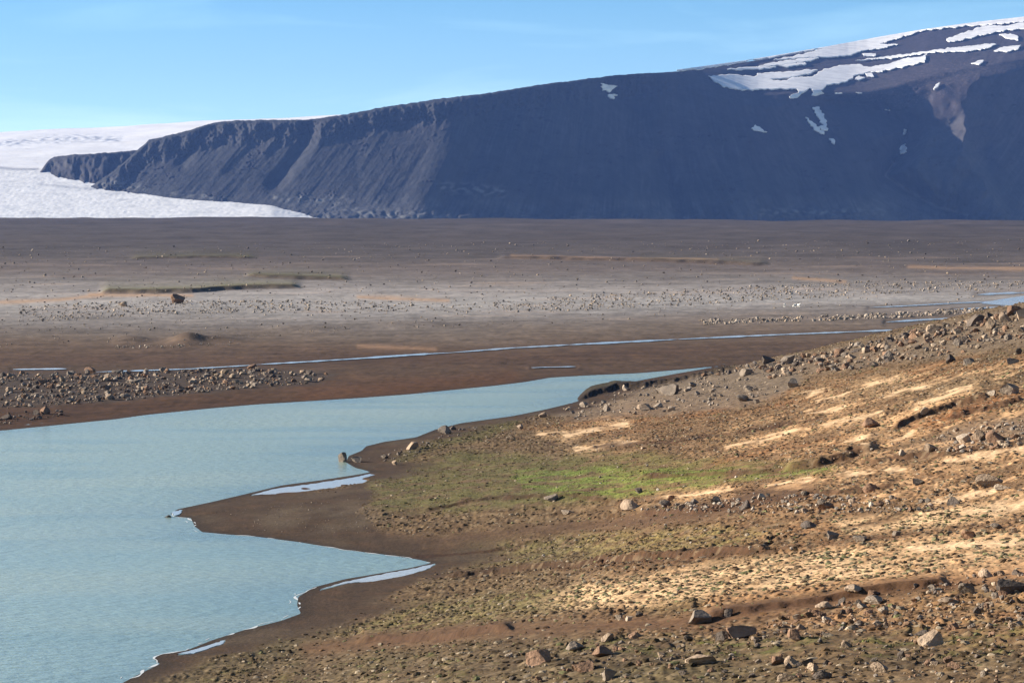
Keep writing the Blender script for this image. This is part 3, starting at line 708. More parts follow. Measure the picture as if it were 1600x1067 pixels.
_eu = np.arange(960, 2301, 4.0); _ev = np.convolve(np.pad(np.interp(_eu, *np.array(EDGE, float).T), 12, mode='edge'), np.hanning(27)[1:-1] / np.hanning(27).sum(), 'valid')
EDGE = list(zip(_eu, _ev))
def m_slope_fn(u, v, vs_):
    a = v - vs_
    s = .30 + (1.2 - .30) * sstep(1, 8, a) - (1.2 - .70) * sstep(24, 38, a); s = s - .2 * sstep(312, 326, v)
    g = sstep(1000, 1090, u); ev = line_v(u, EDGE)
    s2 = .17 + (.9 - .17) * sstep(-7, 5, v - ev) - .22 * sstep(10, 22, v - ev) - .18 * sstep(312, 326, v)
    return s * (1 - g) + s2 * g
def m_disp(u, v, vs_):
    a = np.clip(v - vs_, 0, None); gen = 1 - sstep(1000, 1090, u) * (1 - sstep(-4, 16, v - line_v(u, EDGE)))
    body = sstep(3, 40, a) * (1 - .3 * sstep(300, 345, v)) * gen
    k = np.interp(u, [150, 500, 900, 1200, 1400, 1500, 1700], [-1.0, -.7, -.15, .45, .5, -.6, -.5]); ug = u - k * (v - 200)
    d = (8 + 20 * sstep(560, 760, u)) * body * fbm(ug / 70, v / 300, 2, 311) + (2.5 + 1 * sstep(560, 760, u)) * body * fbm(ug / 15, v / 90, 3, 313) + 1.0 * body * perlin(ug / 5, v / 40, 315)
    d = d + 9 * body * sstep(.1, .5, fbm(u / 16, v / 7, 4, 353)) * sstep(-.1, .4, fbm(u / 110, v / 50, 2, 355) + .25 * sstep(1150, 1400, u)) * perlin(u / 5, v / 4, 359)
    cl = sstep(2, 8, a) * (1 - sstep(26, 48, a)) * (1 - sstep(1000, 1100, u))
    d = d + cl * (14 * fbm(u / 12, v / 30, 3, 317) + 5 * perlin(u / 4, v / 5, 319))
    left = (1 - sstep(480, 620, u)) * sstep(4, 20, a)
    d = d + left * (10 * (1 - sstep(28, 60, a)) * fbm(ug / 22, v / 45, 3, 321))
    for pts, amp, w_ in [
        ([(1290, 152), (1350, 165), (1392, 182), (1418, 200), (1412, 225), (1398, 250), (1384, 276), (1430, 305), (1500, 336)], 60, 20),
        ([(1200, 155), (1215, 190), (1255, 240), (1330, 310)], -90, 55), ([(1285, 170), (1330, 240), (1372, 290)], 40, 26),
         ([(1640, 150), (1625, 230), (1650, 340)], 130, 45), ([(1450, 215), (1430, 260), (1470, 320)], -25, 10), ([(1530, 200), (1540, 260), (1580, 330)], 30, 12),
        ([(482, 190), (478, 225), (462, 252), (430, 285)], 55, 12), ([(515, 190), (495, 220), (460, 265)], -25, 10), ([(330, 196), (312, 222), (285, 255)], 26, 9), ([(405, 190), (385, 225), (345, 262)], -22, 12), ([(438, 192), (430, 215), (415, 235)], -18, 9),
        ([(960, 122), (985, 190), (1030, 260), (1055, 330)], 55, 34), ([(1030, 250), (1050, 300), (1060, 345)], 30, 10), ([(1110, 140), (1150, 220), (1175, 320)], -60, 50), ([(700, 160), (690, 250), (660, 330)], -25, 40), ([(1200, 330), (1210, 345)], 18, 8)]:
        d = d + amp * (.55 if pts[0][0] < 560 else 1) * stroke(u, v, pts, w_) * sstep(0, 8, a) * (.25 + .75 * gen)
    for pts, amp, w_ in [([(1620, 70), (1535, 112), (1500, 160), (1508, 205), (1500, 240), (1545, 300), (1565, 335)], -165, 62), ([(1290, 152), (1350, 165), (1392, 182), (1418, 200), (1412, 225), (1398, 250), (1384, 276), (1430, 305), (1500, 336)], 110, 30), ([(1275, 160), (1300, 205), (1345, 262)], -40, 26)]:
        d = d + amp * spike(u + 5 * perlin(u / 20, v / 16, 361), v, pts, w_) * sstep(0, 8, a) * (.25 + .75 * gen)
    toe = sstep(322, 336, v); d = d - toe * 14 * np.abs(perlin(u / 14, v / 9, 323))
    return d
def m_col(u, v, vs_, X, D):
    a = v - vs_
    C = np.empty(u.shape + (3,)); C[:] = (.030, .031, .033)
    up = sstep(750, 1250, u) * (1 - sstep(200, 320, v)); C = mix(C, up * .75, (.043, .033, .037))
    C = mix(C, (1 - sstep(420, 800, u)) * .55, (.036, .038, .040))
    k = np.interp(u, [150, 500, 900, 1200, 1400, 1500, 1700], [-1.0, -.7, -.15, .45, .5, -.6, -.5]); ug = u - k * (v - 200)
    f1 = fbm(ug / 26, v / 90, 4, 331)
    C *= (1 + (.26 + .10 * sstep(560, 800, u)) * f1 + .2 * perlin(ug / 4, v / 50, 333))[..., None]
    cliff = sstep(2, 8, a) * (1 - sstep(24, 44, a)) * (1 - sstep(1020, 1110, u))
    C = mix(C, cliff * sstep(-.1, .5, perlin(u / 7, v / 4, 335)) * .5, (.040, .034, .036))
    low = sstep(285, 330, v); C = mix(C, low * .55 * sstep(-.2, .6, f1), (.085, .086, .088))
    for pts, w_ in ([(160, 288), (200, 290), (225, 296)], 7), ([(270, 303), (330, 308)], 5), ([(430, 310), (490, 313), (545, 312)], 6), ([(690, 292), (740, 296), (785, 302)], 8), ([(540, 330), (700, 340)], 7), ([(1190, 332), (1380, 330)], 6):
        C = mix(C, stroke(u, v, pts, w_) * .65 * sstep(-.3, .5, perlin(ug / 9, v / 6, 337)), (.19, .19, .18))
    body_ = sstep(20, 50, a) * (1 - sstep(290, 320, v))
    rills = np.clip(1 - np.abs(perlin(ug / 11 + .6 * fbm(u / 30, v / 40, 2, 347), v / 170, 349)) * 6, 0, 1)
    C = mix(C, body_ * rills * .40 * sstep(-.3, .4, fbm(u / 90, v / 60, 2, 351)), (.075, .072, .075))
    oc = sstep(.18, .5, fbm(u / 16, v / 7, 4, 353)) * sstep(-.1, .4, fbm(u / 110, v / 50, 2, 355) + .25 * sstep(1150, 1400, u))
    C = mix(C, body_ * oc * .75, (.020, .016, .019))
    C = mix(C, body_ * sstep(.2, .6, fbm(u / 120, v / 70, 3, 357)) * .4, (.058, .052, .054))
    flute = sstep(296, 322, v) * (.35 + .65 * sstep(-.2, .5, fbm(u / 60, v / 30, 2, 341)))
    C = mix(C, np.clip(flute * (.55 + .6 * perlin(ug / 3.2, v / 45, 343)), 0, 1) * .6, (.115, .115, .115))
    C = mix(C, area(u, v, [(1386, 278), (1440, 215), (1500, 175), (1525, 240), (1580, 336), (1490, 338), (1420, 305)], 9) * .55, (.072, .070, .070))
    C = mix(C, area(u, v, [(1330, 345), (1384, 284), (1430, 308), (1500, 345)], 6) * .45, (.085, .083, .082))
    C = mix(C, area(u, v, [(1290, 165), (1392, 185), (1412, 205), (1384, 270), (1340, 250)], 10) * .5, (.026, .022, .026))  # shadow wedge on the ravine's left wall, painted into the rock colour
    C = mix(C, stroke(u, v, [(1395, 255), (1383, 275), (1420, 300), (1460, 322), (1510, 336)], 2.6) * .5, (.20, .19, .19))
    C = mix(C, sstep(.25, .5, perlin(u / 3, v / 2, 339)) * area(u, v, [(1330, 150), (1500, 90), (1560, 90), (1480, 150), (1400, 175)], 12) * .4, (.15, .11, .10))
    return np.clip(C, .01, .5)
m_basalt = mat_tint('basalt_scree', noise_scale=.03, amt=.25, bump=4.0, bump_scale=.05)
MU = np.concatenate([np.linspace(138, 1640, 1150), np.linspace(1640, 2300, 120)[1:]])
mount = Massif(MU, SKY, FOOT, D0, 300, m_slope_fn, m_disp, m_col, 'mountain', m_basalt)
spur = Massif(np.linspace(46, 420, 260), [(46, 282), (58, 274), (66, 266), (73, 256), (80, 249), (86, 245), (110, 242.5), (170, 239), (225, 234), (300, 226), (420, 222)],
       [(46, 283), (60, 286), (90, 296), (150, 306), (420, 330)], [(46, 6975), (60, 6950), (100, 6862), (150, 6812), (420, 6790)], 120,
       lambda u, v, s: .25 + 1.15 * sstep(1, 5, v - s) - .7 * sstep(10, 18, v - s),
       lambda u, v, s: 16 * sstep(2, 12, v - s) * fbm(u / 16, v / 40, 3, 341) + 5 * sstep(2, 8, v - s) * perlin(u / 5, v / 9, 343),
       lambda u, v, s, X, D: np.clip(mix(np.ones(u.shape + (3,)) * A(.031, .030, .033), .4 * sstep(-.2, .6, perlin(u / 9, v / 12, 345)), (.10, .095, .09)), 0, 1), 'mountain_spur', m_basalt)

# snow lying on the mountain
def c3(*p): return [(1040 + x / 2.857, y / 2.857) for x, y in p]
def c2(*p): return [(520 + x / 2.857, 20 + y / 2.857) for x, y in p]
SNOW = [
 c3((50, 316), (380, 268), (700, 208), (1150, 132), (1600, 76), (1760, 60), (1760, 90), (1600, 106), (1480, 118), (1320, 128), (1130, 148), (1040, 180), (950, 205), (1030, 210), (960, 225), (870, 238), (800, 262), (700, 265), (560, 272), (480, 279), (560, 262), (640, 245), (700, 226), (600, 243), (480, 266), (380, 280), (250, 303), (130, 322), (50, 326)),
 c3((1250, 185), (1300, 165), (1420, 125), (1500, 128), (1600, 108), (1760, 100), (1760, 120), (1600, 137), (1500, 148), (1420, 165), (1300, 192), (1250, 197)),
 c3((840, 280), (1000, 260), (1200, 234), (1320, 218), (1465, 206), (1440, 224), (1340, 240), (1200, 243), (1000, 270), (880, 278)),
 c3((410, 306), (480, 290), (560, 277), (680, 269), (640, 283), (520, 300), (430, 309)),
 c3((262, 320), (360, 310), (490, 309), (420, 320)),
 c3((190, 350), (300, 344), (395, 352), (410, 340), (560, 330), (680, 319), (640, 340), (560, 356), (450, 368), (520, 372), (560, 358), (650, 352), (700, 322), (780, 304), (860, 297), (900, 310), (990, 295), (1060, 272), (1160, 257), (1150, 285), (1060, 308), (960, 325), (880, 335), (840, 350), (800, 378), (720, 390), (690, 412), (710, 437), (650, 438), (660, 420), (640, 405), (610, 425), (590, 442), (560, 450), (545, 440), (590, 425), (580, 405), (480, 408), (340, 413), (260, 397), (215, 377)),
 c3((1480, 166), (1530, 162), (1560, 172), (1566, 189), (1520, 183)), c3((1455, 236), (1500, 222), (1580, 211), (1562, 231), (1510, 241)), c3((1355, 294), (1390, 282), (1420, 281), (1390, 298)),
 c3((1188, 407), (1205, 385), (1219, 377), (1210, 398), (1195, 411)), c3((750, 430), (787, 427), (786, 441), (755, 443)), c3((845, 420), (870, 430), (902, 457), (875, 447)), c3((926, 466), (960, 474), (1002, 504), (975, 505), (945, 487)),
 c3((655, 490), (680, 486), (705, 530), (723, 592), (700, 592), (683, 575), (700, 570), (670, 520)), c3((623, 533), (660, 558), (708, 607), (690, 607), (648, 572)), c3((726, 628), (747, 628), (755, 650), (740, 647)),
 c3((378, 583), (398, 569), (452, 599), (410, 594)), c3((1046, 662), (1066, 648), (1070, 685), (1056, 692), (1045, 698)), c3((836, 362), (860, 349), (882, 358), (860, 367)), c3((903, 320), (972, 317), (960, 331), (908, 331)),
 c3((500, 303), (620, 289), (624, 297), (540, 309)), c2((1195, 326), (1225, 333), (1267, 339), (1235, 364), (1210, 357)), c2((1229, 377), (1270, 377), (1252, 396), (1238, 394)), c3((885, 338), (915, 338), (922, 350), (895, 350)), c3((1060, 585), (1072, 590), (1068, 610), (1056, 612)), c3((870, 253), (935, 250), (930, 259), (880, 260))]
m_snow, nt_, b_, N_, L_ = new_mat('snow'); b_.inputs['Base Color'].default_value = (.84, .84, .85, 1); b_.inputs['Roughness'].default_value = .6
tcs = N_('ShaderNodeTexCoord'); nzs = N_('ShaderNodeTexNoise'); nzs.inputs['Scale'].default_value = .03; nzs.inputs['Detail'].default_value = 4
crs = N_('ShaderNodeValToRGB'); crs.color_ramp.elements[0].color = (.66, .66, .67, 1); crs.color_ramp.elements[1].color = (.88, .88, .88, 1); crs.color_ramp.elements[0].position = .3; crs.color_ramp.elements[1].position = .6
L_(tcs.outputs['Object'], nzs.inputs['Vector']); L_(nzs.outputs['Fac'], crs.inputs['Fac']); L_(crs.outputs['Color'], b_.inputs['Base Color'])
def drape(poly, parent, M, step=.45):
    P = np.array(poly); m = 2
    us = np.arange(P[:, 0].min() - m, P[:, 0].max() + m, step); vs_ = np.arange(P[:, 1].min() - m, P[:, 1].max() + m, step)
    Ug, Vg = np.meshgrid(us, vs_)
    uc = Ug[:-1, :-1] + step / 2; vc = Vg[:-1, :-1] + step / 2
    sk = np.interp(uc, M.Uc, M.vs)
    k = inside(uc + 2.5 * perlin(uc / 7, vc / 4, 401) + .5 * perlin(uc / 3.5, vc / 3.2, 403), vc + 1.5 * perlin(uc / 9, vc / 5, 405) + .3 * perlin(uc / 4, vc / 4, 407), P) & (vc > sk - .4)
    if not k.any(): return
    pts = M.at(Ug.ravel(), Vg.ravel(), 5.0)
    i = np.arange(Ug.size).reshape(Ug.shape); f = np.stack([i[:-1, :-1], i[1:, :-1], i[1:, 1:], i[:-1, 1:]], -1)[k]
    v_, f_, _ = compact(pts, f)
    o = mesh_obj('snow_patch', v_, f_, m_snow, parent)
    s = o.modifiers.new('thickness', 'SOLIDIFY'); s.thickness = 3.0; s.offset = -1
for poly in SNOW: drape(poly, mount.o, mount)

# ------------------------------------------------------------------ stones
def ico(sub):
    bm = bmesh.new(); bmesh.ops.create_icosphere(bm, subdivisions=sub, radius=1.0)
    v = np.array([x.co[:] for x in bm.verts]); f = np.array([[q.index for q in p.verts] for p in bm.faces]); bm.free(); return v, f
ICO = {k: ico(k) for k in (1, 2, 3)}
def rock_shape(seed, sub):
    r = np.random.RandomState(seed); v, f = ICO[sub]; v = v.copy()
    for _ in range(r.randint(9, 14)):
        n_ = r.normal(size=3); n_ /= np.linalg.norm(n_); o = r.uniform(.34, .72)
        v -= n_ * np.clip(v @ n_ - o, 0, None)[:, None]
    if sub > 1:
        nz = .035 * perlin(v[:, 0] * 2.2 + v[:, 2] * 1.7, v[:, 1] * 2.2 - v[:, 2] * 1.3, seed) + 0.025 * perlin(v[:, 0] * 6 + v[:, 2] * 5, v[:, 1] * 6 - v[:, 2] * 4, seed + 1)
        v *= (1 + nz)[:, None]
    lo, hi = v.min(0), v.max(0); v = (v - (lo + hi) / 2) / (hi - lo)          # unit box
    v[:, 2] += .5
    return v, f
ROCKM = {
 'grey': mat_rock('grey_stone', (.31, .25, .195), (.165, .13, .10)), 'tan': mat_rock('tan_stone', (.44, .33, .235), (.24, .17, .115)),
 'brown': mat_rock('brown_stone', (.30, .185, .12), (.15, .088, .055)), 'dark': mat_rock('dark_stone', (.16, .125, .10), (.075, .06, .05)),
 'pale': mat_rock('pale_stone', (.50, .40, .30), (.28, .22, .165))}
ROCKC = {'grey': (.255, .21, .17), 'tan': (.34, .26, .185), 'brown': (.22, .135, .085), 'dark': (.12, .095, .078), 'pale': (.42, .35, .28)}
ROCKMESH = {}
def rock_mesh(var, kind, sub):
    k = (var, kind, sub)
    if k not in ROCKMESH:
        v, f = rock_shape(900 + var, sub); o = mesh_obj('boulder', v, f, ROCKM[kind], smooth=False, link=False); ROCKMESH[k] = o.data; bpy.data.objects.remove(o)
    return ROCKMESH[k]
def place_rock(x, y, z, wd, ht, dp, kind, label, group=None, sub=2, var=None, rz=None):
    var = RS.randint(0, 22) if var is None else var
    o = bpy.data.objects.new('boulder', rock_mesh(var, kind, sub)); col.objects.link(o)
    o.location = (x, y, z - .28 * ht); o.scale = (wd, dp, ht * 1.28); o.rotation_euler = (RS.uniform(-.12, .12), RS.uniform(-.12, .12), RS.uniform(-.5, .5) + (PI if RS.rand() < .5 else 0))
    return tag(o, label, 'rock', group)

# surveyed boulders: u, v of the foot, width, height (photo units), stone, label
B = [
 (1095, 976, 36, 20, 'grey', 'blocky grey boulder with dark right face standing alone on the lowest brown dirt track'),
 (1129, 1003, 22, 15, 'dark', 'pointed dark boulder touching the left side of a broad low brown boulder'),
 (1159, 997, 46, 19, 'brown', 'broad low brown boulder with a pointed dark boulder at its left side'),
 (1241, 1000, 23, 16, 'brown', 'upright brown boulder alone in bare soil right of the broad low brown boulder'),
 (1453, 1011, 40, 24, 'tan', 'big tan boulder with lit sloping left face standing in bright green grass near the bottom'),
 (1409, 1031, 14, 13, 'dark', 'small upright dark stone in grass below the big tan boulder'),
 (1324, 1012, 17, 11, 'tan', 'rounded tan stone half sunk in the bottom grass strip, left of the big tan boulder'),
 (1292, 974, 15, 10, 'pale', 'pale squarish stone with black right face on the brown slope below the lower track'),
 (1286, 954, 25, 13, 'tan', 'wide tan boulder at the lower edge of the brown track above a pale squarish stone'),
 (1366, 943, 28, 11, 'grey', 'long grey boulder with rounded back at the edge of the lower track'),
 (1346, 951, 16, 8, 'grey', 'low slanting stone just left of the long grey round backed boulder'),
 (1382, 960, 18, 11, 'pale', 'cream coloured blunt boulder below the long grey round backed boulder'),
 (1334, 925, 28, 11, 'tan', 'flat topped tan boulder alone on smooth sandy ground above the lower track'),
 (1457, 923, 12, 9, 'pale', 'small round pale stone lying alone on the upper side of the lower track'),
 (1540, 903, 24, 13, 'tan', 'broad tan boulder at the upper end of the lower right stone field'),
 (1582, 927, 48, 21, 'dark', 'largest dark boulder at the right edge, a cream stone leaning on it'),
 (1566, 935, 16, 12, 'brown', 'round brown stone in front of the largest dark boulder at the right edge'),
 (1581, 929, 17, 9, 'pale', 'cream stone leaning on the front of the largest dark boulder at the right edge'),
 (1510, 927, 26, 13, 'grey', 'peaked grey boulder left of the largest dark boulder at the right edge'),
 (1483, 945, 30, 11, 'tan', 'wide cracked tan boulder in the middle of the lower right stone field'),
 (1094, 1039, 48, 15, 'tan', 'wide wedge boulder at the bottom with tan lit left end and black right half'),
 (901, 1017, 33, 14, 'grey', 'low grey boulder with black right side, above left of a rust brown one'),
 (941, 1027, 33, 14, 'brown', 'rounded rust brown boulder lower right of a low grey boulder near the bottom'),
 (843, 1040, 40, 22, 'brown', 'mossy brown boulder throwing a long shadow, leftmost big boulder near the bottom'),
 (911, 1052, 34, 18, 'brown', 'bulky reddish boulder below the rounded rust brown boulder'),
 (949, 1001, 20, 11, 'tan', 'leaning tan boulder with a small pale stone beside it above the rounded rust brown boulder'),
 (990, 998, 18, 11, 'brown', 'brown pyramid shaped stone on the edge of the lower grass strip, beside a tan boulder'),
 (1214, 1039, 24, 13, 'brown', 'brown boulder with lit left face, left one of the bottom trio'),
 (1238, 1042, 25, 15, 'tan', 'craggy tan boulder, middle one of the trio near the bottom centre right'),
 (1262, 1039, 18, 10, 'dark', 'smooth dark boulder, right one of the trio near the bottom centre right'),
 (1271, 1047, 17, 11, 'tan', 'light tan stone just below the right one of the bottom trio'),
 (1373, 1052, 27, 15, 'tan', 'crumbly cracked tan boulder in heath near the bottom right, left of scattered stones'),
 (1232, 1064, 30, 11, 'tan', 'wide light boulder cut by the bottom edge below the trio'),
 (950, 1063, 22, 17, 'grey', 'jagged pointed grey boulder at the bottom edge near the middle'),
 (1285, 1060, 30, 13, 'dark', 'black shaded boulder at the bottom edge with green grass before it'),
 (1492, 1045, 26, 11, 'brown', 'dull brown boulder in heath near the bottom, right of a crumbly tan one'),
 (1442, 992, 26, 8, 'dark', 'flat dark slab lying behind the big tan boulder in the grass'),
 (795, 1028, 14, 8, 'pale', 'bright white stone in heath, leftmost stone of the bottom stone field'),
 (968, 969, 12, 8, 'grey', 'small grey stone with dark side on the lower track, left one of a pair'),
 (983, 970, 12, 7, 'pale', 'small pale stone on the lower track, right one of a pair'),
 (999, 963, 13, 6, 'dark', 'small dark stone on the lower track just above a pair of stones'),
 (1139, 962, 17, 10, 'dark', 'dark cone shaped stone on the lower track right of the lone blocky boulder'),
 (1247, 968, 16, 8, 'grey', 'grey stone half sunk on the lower track edge beside a wide tan boulder'),
 (1362, 669, 30, 14, 'brown', 'reddish brown block with black right face amid pale sand streaks on the middle slope'),
 (1239, 607, 18, 14, 'grey', 'upright pointed grey boulder alone on gravel below the ridge'),
 (1577, 618, 29, 16, 'pale', 'pale faced boulder with black right side on orange soil near the right edge'),
 (1549, 619, 14, 8, 'pale', 'small pale stone left of the pale faced boulder on orange soil'),
 (1444, 647, 15, 9, 'pale', 'small pale stone with dark side below a pale sand streak on the middle slope'),
 (1532, 691, 25, 18, 'tan', 'large tan block, tallest of the boulder pile on the middle slope at right'),
 (1504, 695, 26, 15, 'pale', 'pale cracked boulder left of the tallest block of the middle slope pile'),
 (1556, 692, 30, 17, 'brown', 'dark brown peaked boulder right of the tallest block of the middle slope pile'),
 (1456, 706, 21, 11, 'tan', 'smooth rounded tan boulder at the left end of the middle slope pile'),
 (1409, 712, 11, 9, 'pale', 'small white stone on brown soil left of the middle slope pile'),
 (1545, 763, 39, 19, 'tan', 'wide two humped tan boulder in the right hand sand below the middle slope pile'),
 (1567, 766, 26, 8, 'pale', 'flat pale slab at the right foot of the wide two humped boulder'),
 (1435, 758, 18, 9, 'grey', 'flat topped grey stone alone on sandy soil left of the wide two humped boulder'),
 (1360, 769, 23, 13, 'brown', 'brown stone with a shadowed right face near a green cushion plant, mid slope'),
 (1491, 790, 23, 12, 'dark', 'dark leaning boulder on pale sand below the two humped boulder'),
 (1265, 823, 27, 9, 'dark', 'low dark boulder alone in the tan heath below the middle stone band'),
 (1302, 843, 21, 13, 'grey', 'lumpy grey boulder edging a brown soil strip, left of a smooth flat one'),
 (1344, 847, 23, 9, 'grey', 'smooth flat grey boulder on the brown soil strip, right of a lumpy one'),
 (1401, 837, 14, 7, 'grey', 'small grey stone on the brown soil strip between two larger boulders'),
 (1513, 842, 22, 12, 'brown', 'crumbling reddish boulder at the lower edge of the upper brown soil strip near the right'),
 (1558, 826, 20, 8, 'grey', 'low grey boulder above the smooth cream sand at the right edge'),
 (1585, 833, 10, 8, 'pale', 'tiny white stone above the smooth cream sand at the right edge'),
 (1164, 797, 17, 14, 'dark', 'black upright boulder in the middle stone band at the end of the upper dirt track'),
 (1190, 781, 13, 9, 'pale', 'round pale stone on top of the middle stone band'),
 (1291, 797, 25, 10, 'brown', 'wide brown boulder at the right end of the middle stone band'),
 (1042, 620, 35, 17, 'grey', 'largest dark grey boulder on the gravel below the turf bank by the lake'),
 (1008, 641, 24, 9, 'tan', 'long smooth tan boulder on gravel below the largest dark grey boulder'),
 (1029, 637, 15, 7, 'grey', 'grey stone right of the long smooth tan boulder on the lake side gravel'),
 (1049, 643, 12, 7, 'pale', 'pale stone at the lower edge of the lake side gravel'),
 (978, 611, 9, 9, 'pale', 'small upright pale stone right under the dark turf bank'),
 (1082, 606, 11, 8, 'grey', 'round grey stone right of the largest dark grey boulder below the turf bank'),
 (948, 644, 11, 11, 'grey', 'upright grey slab stone in the gravel near the lake corner'),
 (912, 637, 15, 8, 'grey', 'rounded grey stone near the water at the lake corner'),
 (848, 653, 13, 8, 'tan', 'rounded tan stone on the shore between heath and gravel'),
 (814, 672, 10, 8, 'tan', 'small tan stone alone in reddish heath near the middle shore'),
 (694, 679, 21, 12, 'grey', 'large pale grey boulder at the water beside green grass'),
 (707, 672, 11, 6, 'dark', 'dark stone right behind the pale grey boulder at the water'),
 (986, 796, 31, 14, 'tan', 'tan boulder with dark right end just above the upper dirt track'),
 (861, 784, 23, 11, 'grey', 'weathered grey boulder inside the bright green grass patch'),
 (885, 804, 16, 7, 'pale', 'flat white stone next to a dark green cushion on the upper dirt track edge'),
 (998, 771, 13, 8, 'dark', 'dark triangular stone at the right side of the bright green grass'),
 (1049, 783, 12, 9, 'brown', 'small brown stone, upper one of a little heap above the upper dirt track'),
 (1040, 792, 22, 10, 'grey', 'wide grey stone at the foot of a little heap above the upper dirt track'),
 (1065, 796, 12, 9, 'tan', 'tan stone at the right of a little heap above the upper dirt track'),
 (1086, 788, 14, 8, 'grey', 'grey stone between the little heap and the middle stone band'),
 (1118, 788, 17, 11, 'grey', 'grey boulder at the left end of the middle stone band'),
 (537, 723, 14, 14, 'grey', 'grey boulder standing in the lake off the rocky point'),
 (556, 723, 16, 9, 'grey', 'grey boulder on the waterline of the rocky point, right of the one in the lake'),
 (645, 703, 19, 11, 'tan', 'tan boulder on mud at the landward end of the rocky point'),
 (602, 717, 10, 7, 'grey', 'small grey stone lying on the mud of the rocky point'),
 (616, 727, 9, 7, 'tan', 'small tan stone nearest the grass on the rocky point'),
 (262, 809, 11, 6, 'dark', 'black stone awash off the tip of the mud spit'),
 (277, 476, 22, 14, 'brown', 'large round brown boulder alone on the far plain below a grassy ledge'),
 (193, 480, 14, 8, 'tan', 'angular tan boulder on the far plain left of the large round one'),
 (141, 584, 17, 9, 'brown', 'peaked brown boulder topping the far shore boulder bank'),
 (394, 578, 15, 8, 'brown', 'round brown boulder at the back of the far shore bank by the stream'),
 (188, 584, 11, 6, 'grey', 'grey boulder on top of the far shore bank right of the peaked brown one'),
 (71, 648, 16, 11, 'brown', 'reddish brown boulder on the mud nearest the far shore waterline'),
 (57, 649, 13, 8, 'dark', 'dark boulder touching the left of the reddish brown one on the far shore mud'),
 (9, 656, 19, 8, 'dark', 'low dark boulder on the far shore mud at the left photo edge'),
 (1200, 569, 23, 12, 'dark', 'dark hump of rock at the left end of the ridge crest'),
 (1232, 570, 22, 13, 'grey', 'grey boulder on the ridge crest right of the dark hump'),
 (1166, 588, 21, 11, 'grey', 'pale grey boulder lying on gravel below the ridge crest left end'),
 (1169, 613, 16, 9, 'grey', 'grey stone on the gravel apron left of the upright pointed boulder'),
 (1160, 627, 24, 9, 'grey', 'wide grey stone cluster head on the gravel apron above the orange soil'),
 (1182, 631, 11, 7, 'pale', 'small pale stone at the gravel and orange soil edge below the ridge'),
 (1386, 560, 16, 11, 'grey', 'round grey boulder just under the middle of the ridge crest'),
 (1485, 568, 15, 12, 'dark', 'dark round boulder under the right part of the ridge, left of a low one'),
 (1514, 570, 17, 9, 'grey', 'low grey boulder under the right part of the ridge'),
 (1583, 569, 19, 9, 'grey', 'grey boulder with dark side near the right edge under the ridge'),
 (1525, 509, 28, 15, 'dark', 'dark slab boulder standing out on the ridge skyline'),
 (1549, 517, 19, 18, 'tan', 'tall tan boulder on the ridge right of the dark skyline slab'),
 (1583, 494, 26, 14, 'brown', 'brown boulder at the very top of the ridge near the right edge'),
 (1570, 505, 20, 14, 'tan', 'tan boulder just below the topmost brown boulder on the ridge'),
 (1597, 500, 20, 18, 'tan', 'tan boulder on the ridge top cut by the right photo edge'),
 (1497, 541, 16, 10, 'grey', 'light grey stone in the middle of the right ridge slope'),
 (1592, 554, 12, 9, 'dark', 'dark stone at the right photo edge under the ridge'),
 (1460, 521, 22, 12, 'tan', 'tan boulder on the ridge crest left of the dark skyline slab'),
]
def ground_at(u, v):
    x, y, ok = near.hit(u, v)
    if ok[0] and near.H[np.searchsorted(NY, y[0]) - 1, np.argmin(np.abs(NS - x[0] / y[0]))] > -.3 and y[0] < 470:
        return x[0], y[0], near.z(x, y)[0]
    x, y, ok = plain.hit(u, v)
    return x[0], y[0], max(plain.z(x, y)[0], -.2)
n_ind = 0
for i, (u, v, bw, bh, kind, label) in enumerate(B):
    x, y, z = ground_at(u, v - .12 * bh)
    if u == 262: z = -.12
    s = y / F
    place_rock(x, y, z, bw * s * 1.05, bh * s * 1.08, bw * s * random.uniform(.75, 1.0), kind, label, sub=3, var=i % 22 + 100); n_ind += 1

